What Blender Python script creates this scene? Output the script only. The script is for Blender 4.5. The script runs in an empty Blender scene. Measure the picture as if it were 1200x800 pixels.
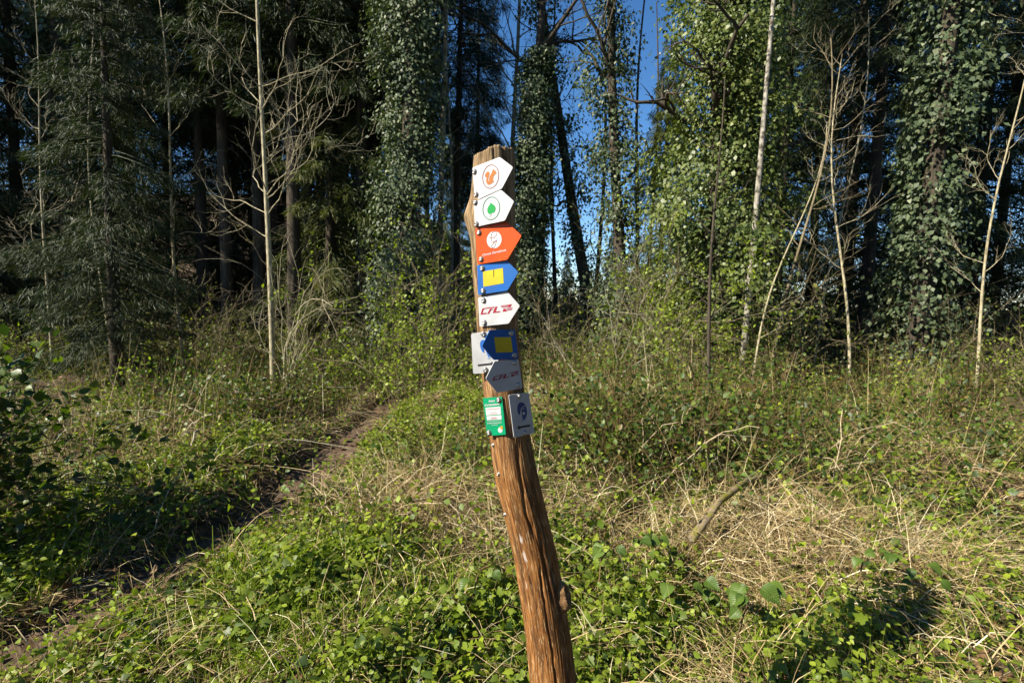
import bpy, math
import numpy as np
from mathutils import Vector, Matrix, Quaternion

R = math.radians
rng = np.random.default_rng(7)
scene = bpy.context.scene
COL = scene.collection

# ------------------------------------------------------------------ camera, sky, sun, exposure
CAM_H = 1.55
F_PX = 578.0
cam_d = bpy.data.cameras.new('camera')
cam = bpy.data.objects.new('camera', cam_d)
COL.objects.link(cam)
cam_d.sensor_fit = 'HORIZONTAL'
cam_d.sensor_width = 36.0
cam_d.lens = F_PX / 1200.0 * 36.0
cam_d.clip_start = 0.05
cam_d.clip_end = 2000
CAM_R = Matrix.Rotation(R(85.0), 3, 'X') @ Matrix.Rotation(R(1.2), 3, 'Z')
cam.matrix_world = Matrix.Translation((0, 0, CAM_H)) @ CAM_R.to_4x4()
cam_d.dof.use_dof = True
cam_d.dof.focus_distance = 1.32
cam_d.dof.aperture_fstop = 13.0
scene.camera = cam

SUN_EL, SUN_LEFT = R(37), R(64)
to_sun = Vector((-math.sin(SUN_LEFT) * math.cos(SUN_EL), -math.cos(SUN_LEFT) * math.cos(SUN_EL), math.sin(SUN_EL)))
world = bpy.data.worlds.new('World')
scene.world = world
world.use_nodes = True
wn = world.node_tree.nodes
wn.clear()
sky = wn.new('ShaderNodeTexSky')
sky.sky_type = 'NISHITA'
sky.sun_disc = False
sky.sun_elevation = SUN_EL
sky.sun_rotation = math.atan2(to_sun.x, to_sun.y)
sky.altitude = 2500
sky.air_density = 1.0
sky.dust_density = 0.0
sky.ozone_density = 1.6
bg = wn.new('ShaderNodeBackground')
bg.inputs['Strength'].default_value = 0.085
wo = wn.new('ShaderNodeOutputWorld')
hsv = wn.new('ShaderNodeHueSaturation')
hsv.inputs['Saturation'].default_value = 1.25
world.node_tree.links.new(sky.outputs[0], hsv.inputs['Color'])
world.node_tree.links.new(hsv.outputs[0], bg.inputs[0])
world.node_tree.links.new(bg.outputs[0], wo.inputs[0])

sun_d = bpy.data.lights.new('sun', 'SUN')
sun_d.energy = 5.0
sun_d.angle = R(0.5)
sun_d.color = (1.0, 0.92, 0.78)
sun = bpy.data.objects.new('sun', sun_d)
COL.objects.link(sun)
sun.location = (-20, -12, 25)
sun.rotation_euler = to_sun.to_track_quat('Z', 'Y').to_euler()

scene.view_settings.view_transform = 'Standard'
scene.view_settings.look = 'None'
scene.view_settings.gamma = 1.0
scene.view_settings.exposure = 1.24
scene.cycles.use_adaptive_sampling = True
scene.cycles.adaptive_threshold = 0.02
scene.cycles.max_bounces = 5
scene.cycles.diffuse_bounces = 2
scene.cycles.glossy_bounces = 2
scene.cycles.transmission_bounces = 3

# ------------------------------------------------------------------ pixel helpers (pixels of the 1200 x 800 photograph)
def ray(px, py):
    return (CAM_R @ Vector(((px - 600) / F_PX, (400 - py) / F_PX, -1.0)))

def at_depth(px, py, Y):
    d = ray(px, py)
    return Vector((0, 0, CAM_H)) + d * (Y / d.y)

def smooth(a, b, x):
    t = np.clip((np.asarray(x, float) - a) / (b - a), 0, 1)
    return t * t * (3 - 2 * t)

def path_x(y):
    y = np.asarray(y, float)
    return -1.72 + 0.06 * np.sin(y * 1.1) - 0.10 * smooth(6.5, 9, y) * (y - 6.5) - 0.33 * np.maximum(3.6 - y, 0)

def gauss(x, y, cx, cy, sx, sy):
    return np.exp(-((x - cx) / sx) ** 2 - ((y - cy) / sy) ** 2)

def wob(x, y, s=1.0, p=0.0):
    return (np.sin(x * 1.7 * s + 1.3 + p) * np.cos(y * 1.3 * s + 0.4 + p) + 0.6 * np.sin(x * 3.1 * s - y * 2.3 * s + p * 2) + 0.4 * np.cos(x * 5.3 * s + y * 4.7 * s + 2 + p)) / 2.0

def terrain(x, y):
    x = np.asarray(x, float); y = np.asarray(y, float)
    z = 0.035 * wob(x, y) + 0.05 * wob(x, y, 0.35, 2.0)
    z = z + 0.30 * gauss(x, y, -0.55, 5.7, 0.95, 1.2)
    z = z + 0.16 * gauss(x, y, 2.2, 7.9, 2.3, 1.2)
    z = z + 0.12 * gauss(x, y, -3.0, 5.4, 0.9, 1.5)
    z = z - 0.25 * smooth(8.8, 11.5, y)
    z = z + smooth(20, 60, y) * smooth(3, -14, x) * 13.0
    near = smooth(11, 8, y) * smooth(0.28, 0.6, np.abs(x - path_x(y)))
    z = z + near * (0.10 * wob(x, y, 1.25, 5.0) + 0.065 * wob(x, y, 2.3, 8.0))
    z = z + 0.16 * gauss(x, y, -0.62, 3.3, 0.55, 0.38) + 0.10 * gauss(x, y, 1.55, 2.9, 0.8, 0.35) + 0.14 * gauss(x, y, 3.6, 4.2, 0.9, 0.6) - 0.14 * gauss(x, y, 1.7, 3.9, 0.9, 0.40)
    pm = np.exp(-((x - path_x(y)) / 0.30) ** 4) * (y < 14)
    z = z - 0.10 * pm
    return z

def tz(x, y):
    return float(terrain(x, y))

def on_ground(px, py):
    d = ray(px, py)
    z = 0.0
    for _ in range(12):
        t = (z - CAM_H) / d.z
        z = tz(d.x * t, d.y * t)
    return Vector((d.x * t, d.y * t, z))

# ------------------------------------------------------------------ object helpers
def tag(o, label=None, cat=None, group=None, kind=None):
    if label: o['label'] = label
    if cat: o['category'] = cat
    if group: o['group'] = group
    if kind: o['kind'] = kind
    return o

def empty(name, loc, label, cat, group=None, rz=0.0):
    o = bpy.data.objects.new(name, None)
    COL.objects.link(o)
    o.location = loc
    o.rotation_euler = (0, 0, rz)
    o.empty_display_size = 0.1
    return tag(o, label, cat, group)

def link(name, me, parent=None, loc=None):
    o = bpy.data.objects.new(name, me)
    COL.objects.link(o)
    if parent is not None: o.parent = parent
    if loc is not None: o.location = loc
    return o

def copy_tree(o, parent=None):
    c = o.copy()
    COL.objects.link(c)
    c.parent = parent
    for ch in o.children:
        copy_tree(ch, c)
    return c

def np_mesh(name, V, F, mat, smooth_shade=False, uv=None):
    """V (n,3), F (m,k) all faces with the same corner count (or a list of such arrays)"""
    V = np.asarray(V, np.float32)
    Fs = F if isinstance(F, list) else [F]
    Fs = [np.asarray(f, np.int32) for f in Fs if len(f)]
    me = bpy.data.meshes.new(name)
    me.vertices.add(len(V))
    me.vertices.foreach_set('co', V.ravel())
    loops = np.concatenate([f.ravel() for f in Fs])
    tot = np.concatenate([np.full(len(f), f.shape[1], np.int32) for f in Fs])
    starts = np.concatenate([[0], np.cumsum(tot)[:-1]]).astype(np.int32)
    me.loops.add(len(loops))
    me.loops.foreach_set('vertex_index', loops)
    me.polygons.add(len(tot))
    me.polygons.foreach_set('loop_start', starts)
    if smooth_shade:
        me.polygons.foreach_set('use_smooth', np.ones(len(tot), bool))
    if uv is not None:
        l = me.uv_layers.new(name='UVMap')
        l.data.foreach_set('uv', np.asarray(uv, np.float32)[loops].ravel())
    me.update(calc_edges=True)
    me.materials.append(mat)
    return me

def norm(a):
    return a / np.maximum(np.linalg.norm(a, axis=-1, keepdims=True), 1e-9)

class Batch:
    def __init__(self):
        self.V, self.F, self.n = [], {}, 0
    def add(self, V, F):
        V = np.asarray(V, float); F = np.asarray(F, int)
        self.V.append(V); self.F.setdefault(F.shape[1], []).append(F + self.n); self.n += len(V)
    def leaves(self, tmpl, pos, dirs, nrm, size):
        tv, tf = tmpl
        N = len(pos)
        if N == 0: return
        y = norm(dirs)
        z = norm(nrm - (nrm * y).sum(1, keepdims=True) * y)
        x = np.cross(y, z)
        s = np.broadcast_to(np.asarray(size, float), (N,))[:, None, None]
        V = (x[:, None, :] * tv[None, :, 0:1] + y[:, None, :] * tv[None, :, 1:2] + z[:, None, :] * tv[None, :, 2:3]) * s + pos[:, None, :]
        F = tf[None] + (np.arange(N) * len(tv))[:, None, None]
        self.add(V.reshape(-1, 3), F.reshape(-1, tf.shape[1]))
    def tube(self, pts, rad, seg=6, jitter=0.0):
        P = np.asarray(pts, float); n = len(P)
        r = np.broadcast_to(np.asarray(rad, float), (n,))
        T = norm(np.gradient(P, axis=0))
        ref = np.array([0.31, 0.17, 0.94]) if abs(T[0] @ np.array([0.31, 0.17, 0.94])) < 0.9 else np.array([1.0, 0, 0])
        A = norm(np.cross(T, ref)); B = np.cross(T, A)
        th = np.linspace(0, 2 * np.pi, seg, endpoint=False)
        rr = r[:, None] * (1 + jitter * rng.normal(size=(n, seg))) if jitter else np.repeat(r[:, None], seg, 1)
        V = P[:, None] + rr[..., None] * (np.cos(th)[None, :, None] * A[:, None] + np.sin(th)[None, :, None] * B[:, None])
        i = np.arange(n - 1)[:, None] * seg; j = np.arange(seg)[None]; k = (j + 1) % seg
        F = np.stack([i + j, i + k, i + seg + k, i + seg + j], -1).reshape(-1, 4)
        self.add(V.reshape(-1, 3), F)
    def ribbons(self, base, dirs, length, width, droop, nseg=4):
        """thin curved strips: base (N,3), dirs (N,3) start directions"""
        N = len(base)
        if N == 0: return
        t = np.linspace(0, 1, nseg + 1)
        d = norm(dirs)
        L = np.broadcast_to(length, (N,))[:, None, None]
        P = base[:, None] + d[:, None] * (t[None, :, None] * L)
        P[:, :, 2] -= np.broadcast_to(droop, (N,))[:, None] * L[:, :, 0] * (t ** 2)[None]
        side = norm(np.cross(d, rng.normal(size=(N, 3))))
        w = np.broadcast_to(width, (N,))[:, None] * (1 - 0.75 * t[None])
        V = np.stack([P - side[:, None] * w[..., None] / 2, P + side[:, None] * w[..., None] / 2], 2).reshape(-1, 3)
        m = 2 * (nseg + 1)
        f = np.array([[2 * i, 2 * i + 1, 2 * i + 3, 2 * i + 2] for i in range(nseg)])
        F = f[None] + (np.arange(N) * m)[:, None, None]
        self.add(V, F.reshape(-1, 4))
        return P
    def mesh(self, name, mat, smooth_shade=False):
        return np_mesh(name, np.concatenate(self.V), [np.concatenate(f) for f in self.F.values()], mat, smooth_shade)

# leaf templates: x side, y towards the tip, z normal; unit length
T_DIAMOND = (np.array([[0, 0, 0], [0.36, 0.45, 0.05], [0, 1, -0.06], [-0.36, 0.45, 0.05]]), np.array([[0, 1, 2, 3]]))
T_NEEDLE = (np.array([[-0.022, 0, 0], [0.022, 0, 0], [0.042, 0.5, 0.01], [0, 1, -0.04], [-0.042, 0.5, 0.01]]), np.array([[0, 1, 2, 3, 4]]))
def folded(half, fold=0.10, curl=0.08):
    n = len(half); V = []
    for (x, y) in half:
        V += [[-x, y, fold * abs(x) * 2 - curl * y * y], [0, y, -curl * y * y], [x, y, fold * abs(x) * 2 - curl * y * y]]
    F = []
    for i in range(n - 1):
        a = 3 * i
        F += [[a, a + 1, a + 4, a + 3], [a + 1, a + 2, a + 5, a + 4]]
    return (np.array(V, float), np.array(F))
T_HEX = folded([(0.08, 0), (0.46, 0.42), (0.05, 1.0)], 0.10, 0.10)
T_OVAL = folded([(0.03, 0), (0.30, 0.25), (0.33, 0.55), (0.02, 1.0)], 0.12, 0.15)
T_ROUND = folded([(0.10, 0), (0.47, 0.30), (0.42, 0.72), (0.06, 0.97)], 0.08, 0.12)
def fan(outline, dome=0.06):
    V = [[0, 0.38, dome]]; n = len(outline)
    V += [[x, y, -0.10 * (x * x + (y - 0.4) ** 2)] for x, y in outline]
    F = [[0, 1 + i, 1 + (i + 1) % n] for i in range(n)]
    return (np.array(V, float), np.array(F))
_h = [(0.0, 0.0), (0.22, -0.10), (0.50, 0.08), (0.36, 0.28), (0.56, 0.55), (0.26, 0.62), (0.0, 1.0)]
T_LOBED = fan(_h + [(-x, y) for x, y in _h[-2:0:-1]])
_h = [(0.0, 0.04), (0.20, -0.04), (0.42, 0.12), (0.40, 0.30), (0.22, 0.62), (0.0, 1.0)]
T_IVY = fan(_h + [(-x, y) for x, y in _h[-2:0:-1]], 0.04)
_h = [(0.0, 0.0), (0.20, 0.03), (0.27, 0.13), (0.34, 0.16), (0.37, 0.30), (0.42, 0.36), (0.38, 0.50), (0.38, 0.58), (0.28, 0.70), (0.25, 0.78), (0.12, 0.88), (0.0, 1.0)]
T_SERRATE = fan(_h + [(-x, y) for x, y in _h[-2:0:-1]], 0.05)
T_SERRATE[0][:, 2] += 0.55 * np.abs(T_SERRATE[0][:, 0]) - 0.38 * T_SERRATE[0][:, 1] ** 2

# ------------------------------------------------------------------ materials
def new_mat(name):
    m = bpy.data.materials.new(name)
    m.use_nodes = True
    nt = m.node_tree
    nt.nodes.clear()
    return m, nt, nt.nodes.new('ShaderNodeOutputMaterial')

def ramp(nt, stops, fac):
    r = nt.nodes.new('ShaderNodeValToRGB')
    e = r.color_ramp.elements
    while len(e) < len(stops): e.new(0.5)
    for i, (p, c) in enumerate(stops):
        e[i].position = p; e[i].color = (*c, 1)
    nt.links.new(fac, r.inputs[0])
    return r.outputs[0]

def noise(nt, scale, detail=3, rough=0.55, vec=None, dist=0.0):
    n = nt.nodes.new('ShaderNodeTexNoise')
    n.inputs['Scale'].default_value = scale
    n.inputs['Detail'].default_value = detail
    n.inputs['Roughness'].default_value = rough
    n.inputs['Distortion'].default_value = dist
    if vec is not None: nt.links.new(vec, n.inputs['Vector'])
    return n.outputs['Fac']

def mixc(nt, a, b, fac, mode='MIX'):
    m = nt.nodes.new('ShaderNodeMix')
    m.data_type = 'RGBA'; m.blend_type = mode
    for s, v in ((m.inputs[0], fac), (m.inputs[6], a), (m.inputs[7], b)):
        if hasattr(v, 'is_output'): nt.links.new(v, s)
        elif isinstance(v, (int, float)): s.default_value = v
        else: s.default_value = (*v, 1)
    return m.outputs[2]

def math_n(nt, op, a, b=None):
    m = nt.nodes.new('ShaderNodeMath'); m.operation = op
    for s, v in ((m.inputs[0], a), (m.inputs[1], b)):
        if v is None: continue
        if hasattr(v, 'is_output'): nt.links.new(v, s)
        else: s.default_value = v
    return m.outputs[0]

def leaf_mat(name, stops, rough=0.5, transl=0.3, spec=0.4, clump=None, tcol=None):
    m, nt, out = new_mat(name)
    g = nt.nodes.new('ShaderNodeNewGeometry')
    c = ramp(nt, stops, g.outputs['Random Per Island'])
    if clump:
        tc = nt.nodes.new('ShaderNodeTexCoord')
        n = noise(nt, clump[0], 2, 0.5, tc.outputs['Object'])
        c = mixc(nt, c, clump[1], ramp(nt, [(0.45, (0, 0, 0)), (0.7, (clump[2],) * 3)], n))
    p = nt.nodes.new('ShaderNodeBsdfPrincipled')
    nt.links.new(c, p.inputs['Base Color'])
    p.inputs['Roughness'].default_value = rough
    p.inputs['Specular IOR Level'].default_value = spec
    if transl > 0:
        t = nt.nodes.new('ShaderNodeBsdfTranslucent')
        tc2 = mixc(nt, c, tcol or (1.35, 1.5, 0.55), 1.0, 'MULTIPLY')
        nt.links.new(tc2, t.inputs[0])
        mx = nt.nodes.new('ShaderNodeMixShader')
        mx.inputs[0].default_value = transl
        nt.links.new(p.outputs[0], mx.inputs[1]); nt.links.new(t.outputs[0], mx.inputs[2])
        nt.links.new(mx.outputs[0], out.inputs[0])
    else:
        nt.links.new(p.outputs[0], out.inputs[0])
    return m

def bark_mat(name, stops, scale=(14, 14, 2.5), rough=0.9, bump=0.4, moss=None):
    m, nt, out = new_mat(name)
    tc = nt.nodes.new('ShaderNodeTexCoord')
    mp = nt.nodes.new('ShaderNodeMapping')
    mp.inputs['Scale'].default_value = scale
    nt.links.new(tc.outputs['Object'], mp.inputs[0])
    n = noise(nt, 1.0, 6, 0.65, mp.outputs[0])
    c = ramp(nt, stops, n)
    if moss:
        n2 = noise(nt, moss[0], 4, 0.6, tc.outputs['Object'])
        c = mixc(nt, c, moss[1], ramp(nt, [(moss[2], (0, 0, 0)), (moss[2] + 0.12, (0.85,) * 3)], n2))
    p = nt.nodes.new('ShaderNodeBsdfPrincipled')
    nt.links.new(c, p.inputs['Base Color'])
    p.inputs['Roughness'].default_value = rough
    p.inputs['Specular IOR Level'].default_value = 0.2
    b = nt.nodes.new('ShaderNodeBump')
    b.inputs['Strength'].default_value = bump
    b.inputs['Distance'].default_value = 0.02
    nt.links.new(n, b.inputs['Height']); nt.links.new(b.outputs[0], p.inputs['Normal'])
    nt.links.new(p.outputs[0], out.inputs[0])
    return m

def plain(name, col, rough=0.5, metal=0.0, speck=None, spec=0.4):
    m, nt, out = new_mat(name)
    p = nt.nodes.new('ShaderNodeBsdfPrincipled')
    p.inputs['Roughness'].default_value = rough
    p.inputs['Metallic'].default_value = metal
    p.inputs['Specular IOR Level'].default_value = spec
    c = col
    if speck:
        tc = nt.nodes.new('ShaderNodeTexCoord')
        v = noise(nt, speck[0], 3, 0.6, tc.outputs['Object'])
        c = mixc(nt, col, speck[1], ramp(nt, [(speck[2], (0, 0, 0)), (speck[2] + 0.06, (0.75,) * 3)], v))
        g = noise(nt, 25, 3, 0.5, tc.outputs['Object'])
        c = mixc(nt, c, tuple(k * 0.80 for k in col), ramp(nt, [(0.4, (0, 0, 0)), (0.75, (1, 1, 1))], g))
        nt.links.new(c, p.inputs['Base Color'])
        nt.links.new(math_n(nt, 'ADD', math_n(nt, 'MULTIPLY', g, 0.3), rough - 0.15), p.inputs['Roughness'])
    else:
        p.inputs['Base Color'].default_value = (*col, 1)
    nt.links.new(p.outputs[0], out.inputs[0])
    return m

M = {}
M['ivy'] = leaf_mat('ivy_leaf', [(0, (0.028, 0.046, 0.018)), (0.5, (0.065, 0.092, 0.042)), (0.85, (0.10, 0.13, 0.06)), (1, (0.17, 0.19, 0.10))], 0.55, 0.14, 0.35)
M['ivy_light'] = leaf_mat('ivy_leaf_light', [(0, (0.040, 0.066, 0.016)), (0.5, (0.080, 0.112, 0.026)), (0.85, (0.12, 0.15, 0.04)), (1, (0.20, 0.21, 0.07))], 0.48, 0.25, 0.45, clump=(0.9, (0.15, 0.18, 0.032), 0.7))
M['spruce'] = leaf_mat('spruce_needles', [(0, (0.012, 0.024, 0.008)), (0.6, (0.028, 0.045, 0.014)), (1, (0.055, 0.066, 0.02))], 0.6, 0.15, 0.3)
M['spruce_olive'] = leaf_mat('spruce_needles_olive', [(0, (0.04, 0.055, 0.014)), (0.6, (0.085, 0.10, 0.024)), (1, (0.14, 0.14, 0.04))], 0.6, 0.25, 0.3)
M['fresh'] = leaf_mat('fresh_leaf', [(0, (0.09, 0.13, 0.012)), (0.6, (0.19, 0.25, 0.018)), (1, (0.28, 0.34, 0.035))], 0.5, 0.36, 0.35)
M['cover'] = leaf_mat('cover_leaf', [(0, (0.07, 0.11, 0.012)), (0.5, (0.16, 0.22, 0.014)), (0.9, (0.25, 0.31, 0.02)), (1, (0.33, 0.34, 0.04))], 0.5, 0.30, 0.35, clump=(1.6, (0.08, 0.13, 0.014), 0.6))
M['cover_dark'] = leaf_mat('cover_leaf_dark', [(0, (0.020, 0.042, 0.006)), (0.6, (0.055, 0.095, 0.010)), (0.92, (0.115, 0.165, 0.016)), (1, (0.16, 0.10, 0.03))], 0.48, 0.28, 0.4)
M['nettle'] = leaf_mat('nettle_leaf', [(0, (0.055, 0.085, 0.010)), (0.6, (0.125, 0.175, 0.015)), (1, (0.22, 0.27, 0.025))], 0.48, 0.28, 0.4)
M['grass'] = leaf_mat('grass_blade', [(0, (0.08, 0.13, 0.012)), (0.7, (0.19, 0.26, 0.016)), (1, (0.24, 0.24, 0.06))], 0.45, 0.35, 0.4)
M['straw'] = leaf_mat('straw', [(0, (0.13, 0.085, 0.035)), (0.4, (0.34, 0.25, 0.11)), (0.8, (0.52, 0.41, 0.21)), (1, (0.70, 0.62, 0.44))], 0.6, 0.15, 0.3, tcol=(1, 0.9, 0.7))
M['stalk'] = bark_mat('dry_stalk', [(0.3, (0.30, 0.23, 0.13)), (0.7, (0.52, 0.44, 0.29))], (30, 30, 30), 0.7, 0.1)
M['litter'] = leaf_mat('dead_leaf', [(0, (0.06, 0.035, 0.018)), (0.6, (0.15, 0.085, 0.04)), (1, (0.26, 0.17, 0.09))], 0.7, 0.12, 0.25, tcol=(1, 0.8, 0.6))
M['brush'] = leaf_mat('brush_twig', [(0, (0.05, 0.036, 0.018)), (0.6, (0.12, 0.088, 0.038)), (1, (0.24, 0.185, 0.085))], 0.75, 0.0, 0.2)
M['olive_leaf'] = leaf_mat('olive_leaf', [(0, (0.05, 0.065, 0.014)), (0.6, (0.10, 0.115, 0.022)), (1, (0.18, 0.17, 0.045))], 0.55, 0.3, 0.3)
M['bark_dark'] = bark_mat('bark_dark', [(0.3, (0.022, 0.018, 0.013)), (0.7, (0.085, 0.068, 0.048))])
M['bark_pale'] = bark_mat('bark_pale', [(0.25, (0.10, 0.085, 0.055)), (0.5, (0.25, 0.225, 0.16)), (0.75, (0.36, 0.33, 0.25))], (9, 9, 3), 0.85, 0.3)
M['bark_birch'] = bark_mat('bark_birch', [(0.38, (0.05, 0.042, 0.03)), (0.50, (0.22, 0.20, 0.16)), (0.72, (0.42, 0.39, 0.33))], (14, 14, 11), 0.8, 0.3)
M['bark_young'] = bark_mat('bark_young', [(0.33, (0.11, 0.09, 0.05)), (0.48, (0.30, 0.26, 0.16)), (0.68, (0.46, 0.41, 0.28))], (26, 26, 9), 0.85, 0.5)
M['bark_moss'] = bark_mat('bark_moss', [(0.25, (0.10, 0.075, 0.045)), (0.7, (0.26, 0.20, 0.13))], (12, 12, 12), 0.9, 0.5, (14.0, (0.13, 0.125, 0.010), 0.43))
M['twig'] = bark_mat('twig', [(0.25, (0.10, 0.08, 0.045)), (0.7, (0.24, 0.195, 0.115))], (20, 20, 20), 0.85, 0.1)
M['cane'] = bark_mat('bramble_cane', [(0.3, (0.06, 0.038, 0.016)), (0.7, (0.17, 0.115, 0.045))], (20, 20, 20), 0.6, 0.1)

# ------------------------------------------------------------------ the ground and the path
def ground_material():
    m, nt, out = new_mat('forest_floor')
    tc = nt.nodes.new('ShaderNodeTexCoord')
    o = tc.outputs['Object']
    n1 = noise(nt, 1.1, 4, 0.6, o); n2 = noise(nt, 22, 5, 0.7, o); n3 = noise(nt, 90, 3, 0.6, o)
    c = ramp(nt, [(0.25, (0.025, 0.018, 0.011)), (0.5, (0.07, 0.05, 0.03)), (0.72, (0.15, 0.11, 0.065))], n2)
    c = mixc(nt, c, (0.16, 0.095, 0.06), ramp(nt, [(0.45, (0, 0, 0)), (0.7, (0.5, 0.5, 0.5))], n1))
    c = mixc(nt, c, (0.03, 0.045, 0.012), ramp(nt, [(0.5, (0, 0, 0)), (0.62, (0.6, 0.6, 0.6))], noise(nt, 3.2, 4, 0.6, o)))
    p = nt.nodes.new('ShaderNodeBsdfPrincipled')
    nt.links.new(c, p.inputs['Base Color'])
    p.inputs['Roughness'].default_value = 0.95
    p.inputs['Specular IOR Level'].default_value = 0.15
    b = nt.nodes.new('ShaderNodeBump')
    b.inputs['Strength'].default_value = 0.8; b.inputs['Distance'].default_value = 0.03
    nt.links.new(math_n(nt, 'ADD', n2, math_n(nt, 'MULTIPLY', n3, 0.4)), b.inputs['Height'])
    nt.links.new(b.outputs[0], p.inputs['Normal']); nt.links.new(p.outputs[0], out.inputs[0])
    return m

def axis(fine0, fine1, step, lo, hi):
    a = list(np.arange(fine0, fine1 + 1e-6, step))
    v, s = fine1, step
    while v < hi:
        s *= 1.25; v += s; a.append(min(v, hi))
    v, s = fine0, step; pre = []
    while v > lo:
        s *= 1.25; v -= s; pre.append(max(v, lo))
    return np.array(pre[::-1] + a)
gx = axis(-8, 8, 0.08, -400, 400); gy = axis(-1, 11, 0.08, -60, 600)
X, Y = np.meshgrid(gx, gy)
Z = terrain(X, Y) - 0.035 * np.exp(-((X - path_x(Y)) / 0.24) ** 4) * (Y < 12)
nx = len(gx)
ii, jj = np.meshgrid(np.arange(len(gy) - 1), np.arange(nx - 1), indexing='ij')
a = (ii * nx + jj).ravel()
ground = link('ground', np_mesh('ground', np.stack([X, Y, Z], -1).reshape(-1, 3), np.stack([a, a + 1, a + nx + 1, a + nx], -1), ground_material(), True))
tag(ground, 'brown forest floor under the plants and trees', 'ground', kind='structure')

def path_material():
    m, nt, out = new_mat('trodden_earth')
    tc = nt.nodes.new('ShaderNodeTexCoord'); o = tc.outputs['Object']
    n1 = noise(nt, 4, 5, 0.65, o); n2 = noise(nt, 45, 4, 0.65, o)
    c = ramp(nt, [(0.3, (0.065, 0.042, 0.026)), (0.7, (0.15, 0.10, 0.065))], n1)
    c = mixc(nt, c, (0.06, 0.04, 0.025), ramp(nt, [(0.56, (0, 0, 0)), (0.66, (0.8,) * 3)], n2))
    p = nt.nodes.new('ShaderNodeBsdfPrincipled')
    nt.links.new(c, p.inputs['Base Color']); p.inputs['Roughness'].default_value = 0.9
    p.inputs['Specular IOR Level'].default_value = 0.2
    b = nt.nodes.new('ShaderNodeBump'); b.inputs['Strength'].default_value = 0.7; b.inputs['Distance'].default_value = 0.02
    nt.links.new(math_n(nt, 'ADD', n1, n2), b.inputs['Height'])
    nt.links.new(b.outputs[0], p.inputs['Normal']); nt.links.new(p.outputs[0], out.inputs[0])
    return m
py_ = np.arange(-3, 11.8, 0.06); pw = np.linspace(-1, 1, 13)
PX = path_x(py_)[:, None] + pw[None] * (0.185 + 0.03 * np.sin(py_ * 3.1) + 0.02 * np.sin(py_ * 7.7))[:, None]
PY = np.repeat(py_[:, None], 13, 1)
PZ = terrain(PX, PY) + 0.008 + 0.012 * np.sin(PX * 23) * np.sin(PY * 17) * (1 - pw[None] ** 2) - 0.03 * (np.abs(pw)[None] > 0.95)
ii, jj = np.meshgrid(np.arange(len(py_) - 1), np.arange(12), indexing='ij'); a = (ii * 13 + jj).ravel()
pth = link('path', np_mesh('path', np.stack([PX, PY, PZ], -1).reshape(-1, 3), np.stack([a, a + 1, a + 14, a + 13], -1), path_material(), True))
tag(pth, 'narrow trodden earth footpath leading into the trees', 'path', kind='structure')

# ------------------------------------------------------------------ trees
def ivy_mantle(axis_pts, rad, n_clump, per, leaf, mat, zmin=0.0, zmax=99, lump=0.35, name='ivy', clump_r=0.22):
    """leaves in clumps round a trunk line; rad(t) is the mantle radius along the line"""
    A = np.asarray(axis_pts, float)
    t = rng.uniform(0, 1, n_clump)
    idx = t * (len(A) - 1); i0 = np.clip(idx.astype(int), 0, len(A) - 2); f = (idx - i0)[:, None]
    C = A[i0] * (1 - f) + A[i0 + 1] * f
    th = rng.uniform(0, 2 * np.pi, n_clump)
    base = rad(t)
    lum = 1 + lump * (np.sin(th * 2 + C[:, 2] * 1.9) * 0.5 + np.sin(th * 3 - C[:, 2] * 3.1 + 1) * 0.35 + np.sin(C[:, 2] * 5.3 + th) * 0.3)
    r = base * lum * np.sqrt(rng.uniform(0.30, 1.0, n_clump))
    out = np.stack([np.cos(th), np.sin(th), np.zeros(n_clump)], 1)
    C = C + out * r[:, None]
    pos = np.repeat(C, per, 0) + rng.normal(size=(n_clump * per, 3)) * clump_r * np.array([0.5, 0.5, 0.6])
    o = np.repeat(out, per, 0)
    keep = (pos[:, 2] > zmin) & (pos[:, 2] < zmax)
    pos, o = pos[keep], o[keep]
    N = len(pos)
    dirs = o * 0.45 + np.array([0, 0, -0.75]) + rng.normal(size=(N, 3)) * 0.45
    nrm = o * 0.85 + np.array([0, 0, 0.55]) + rng.normal(size=(N, 3)) * 0.45
    b = Batch()
    b.leaves(T_IVY if leaf > 0.12 else T_DIAMOND, pos, dirs, nrm, leaf * rng.uniform(0.4, 1.5, N))
    return b.mesh(name, mat)

def bent(h, lean=(0, 0), amp=0.12, n=16, z0=-0.3):
    z = np.linspace(z0, h, n); u = z / h
    p1, p2 = rng.uniform(0, 6, 2)
    x = lean[0] * u + amp * (np.sin(u * 5 + p1) - math.sin(p1)) * np.clip(u, 0, 1)
    y = lean[1] * u + amp * (np.sin(u * 4 + p2) - math.sin(p2)) * np.clip(u, 0, 1)
    return np.stack([x, y, z], 1)

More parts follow.
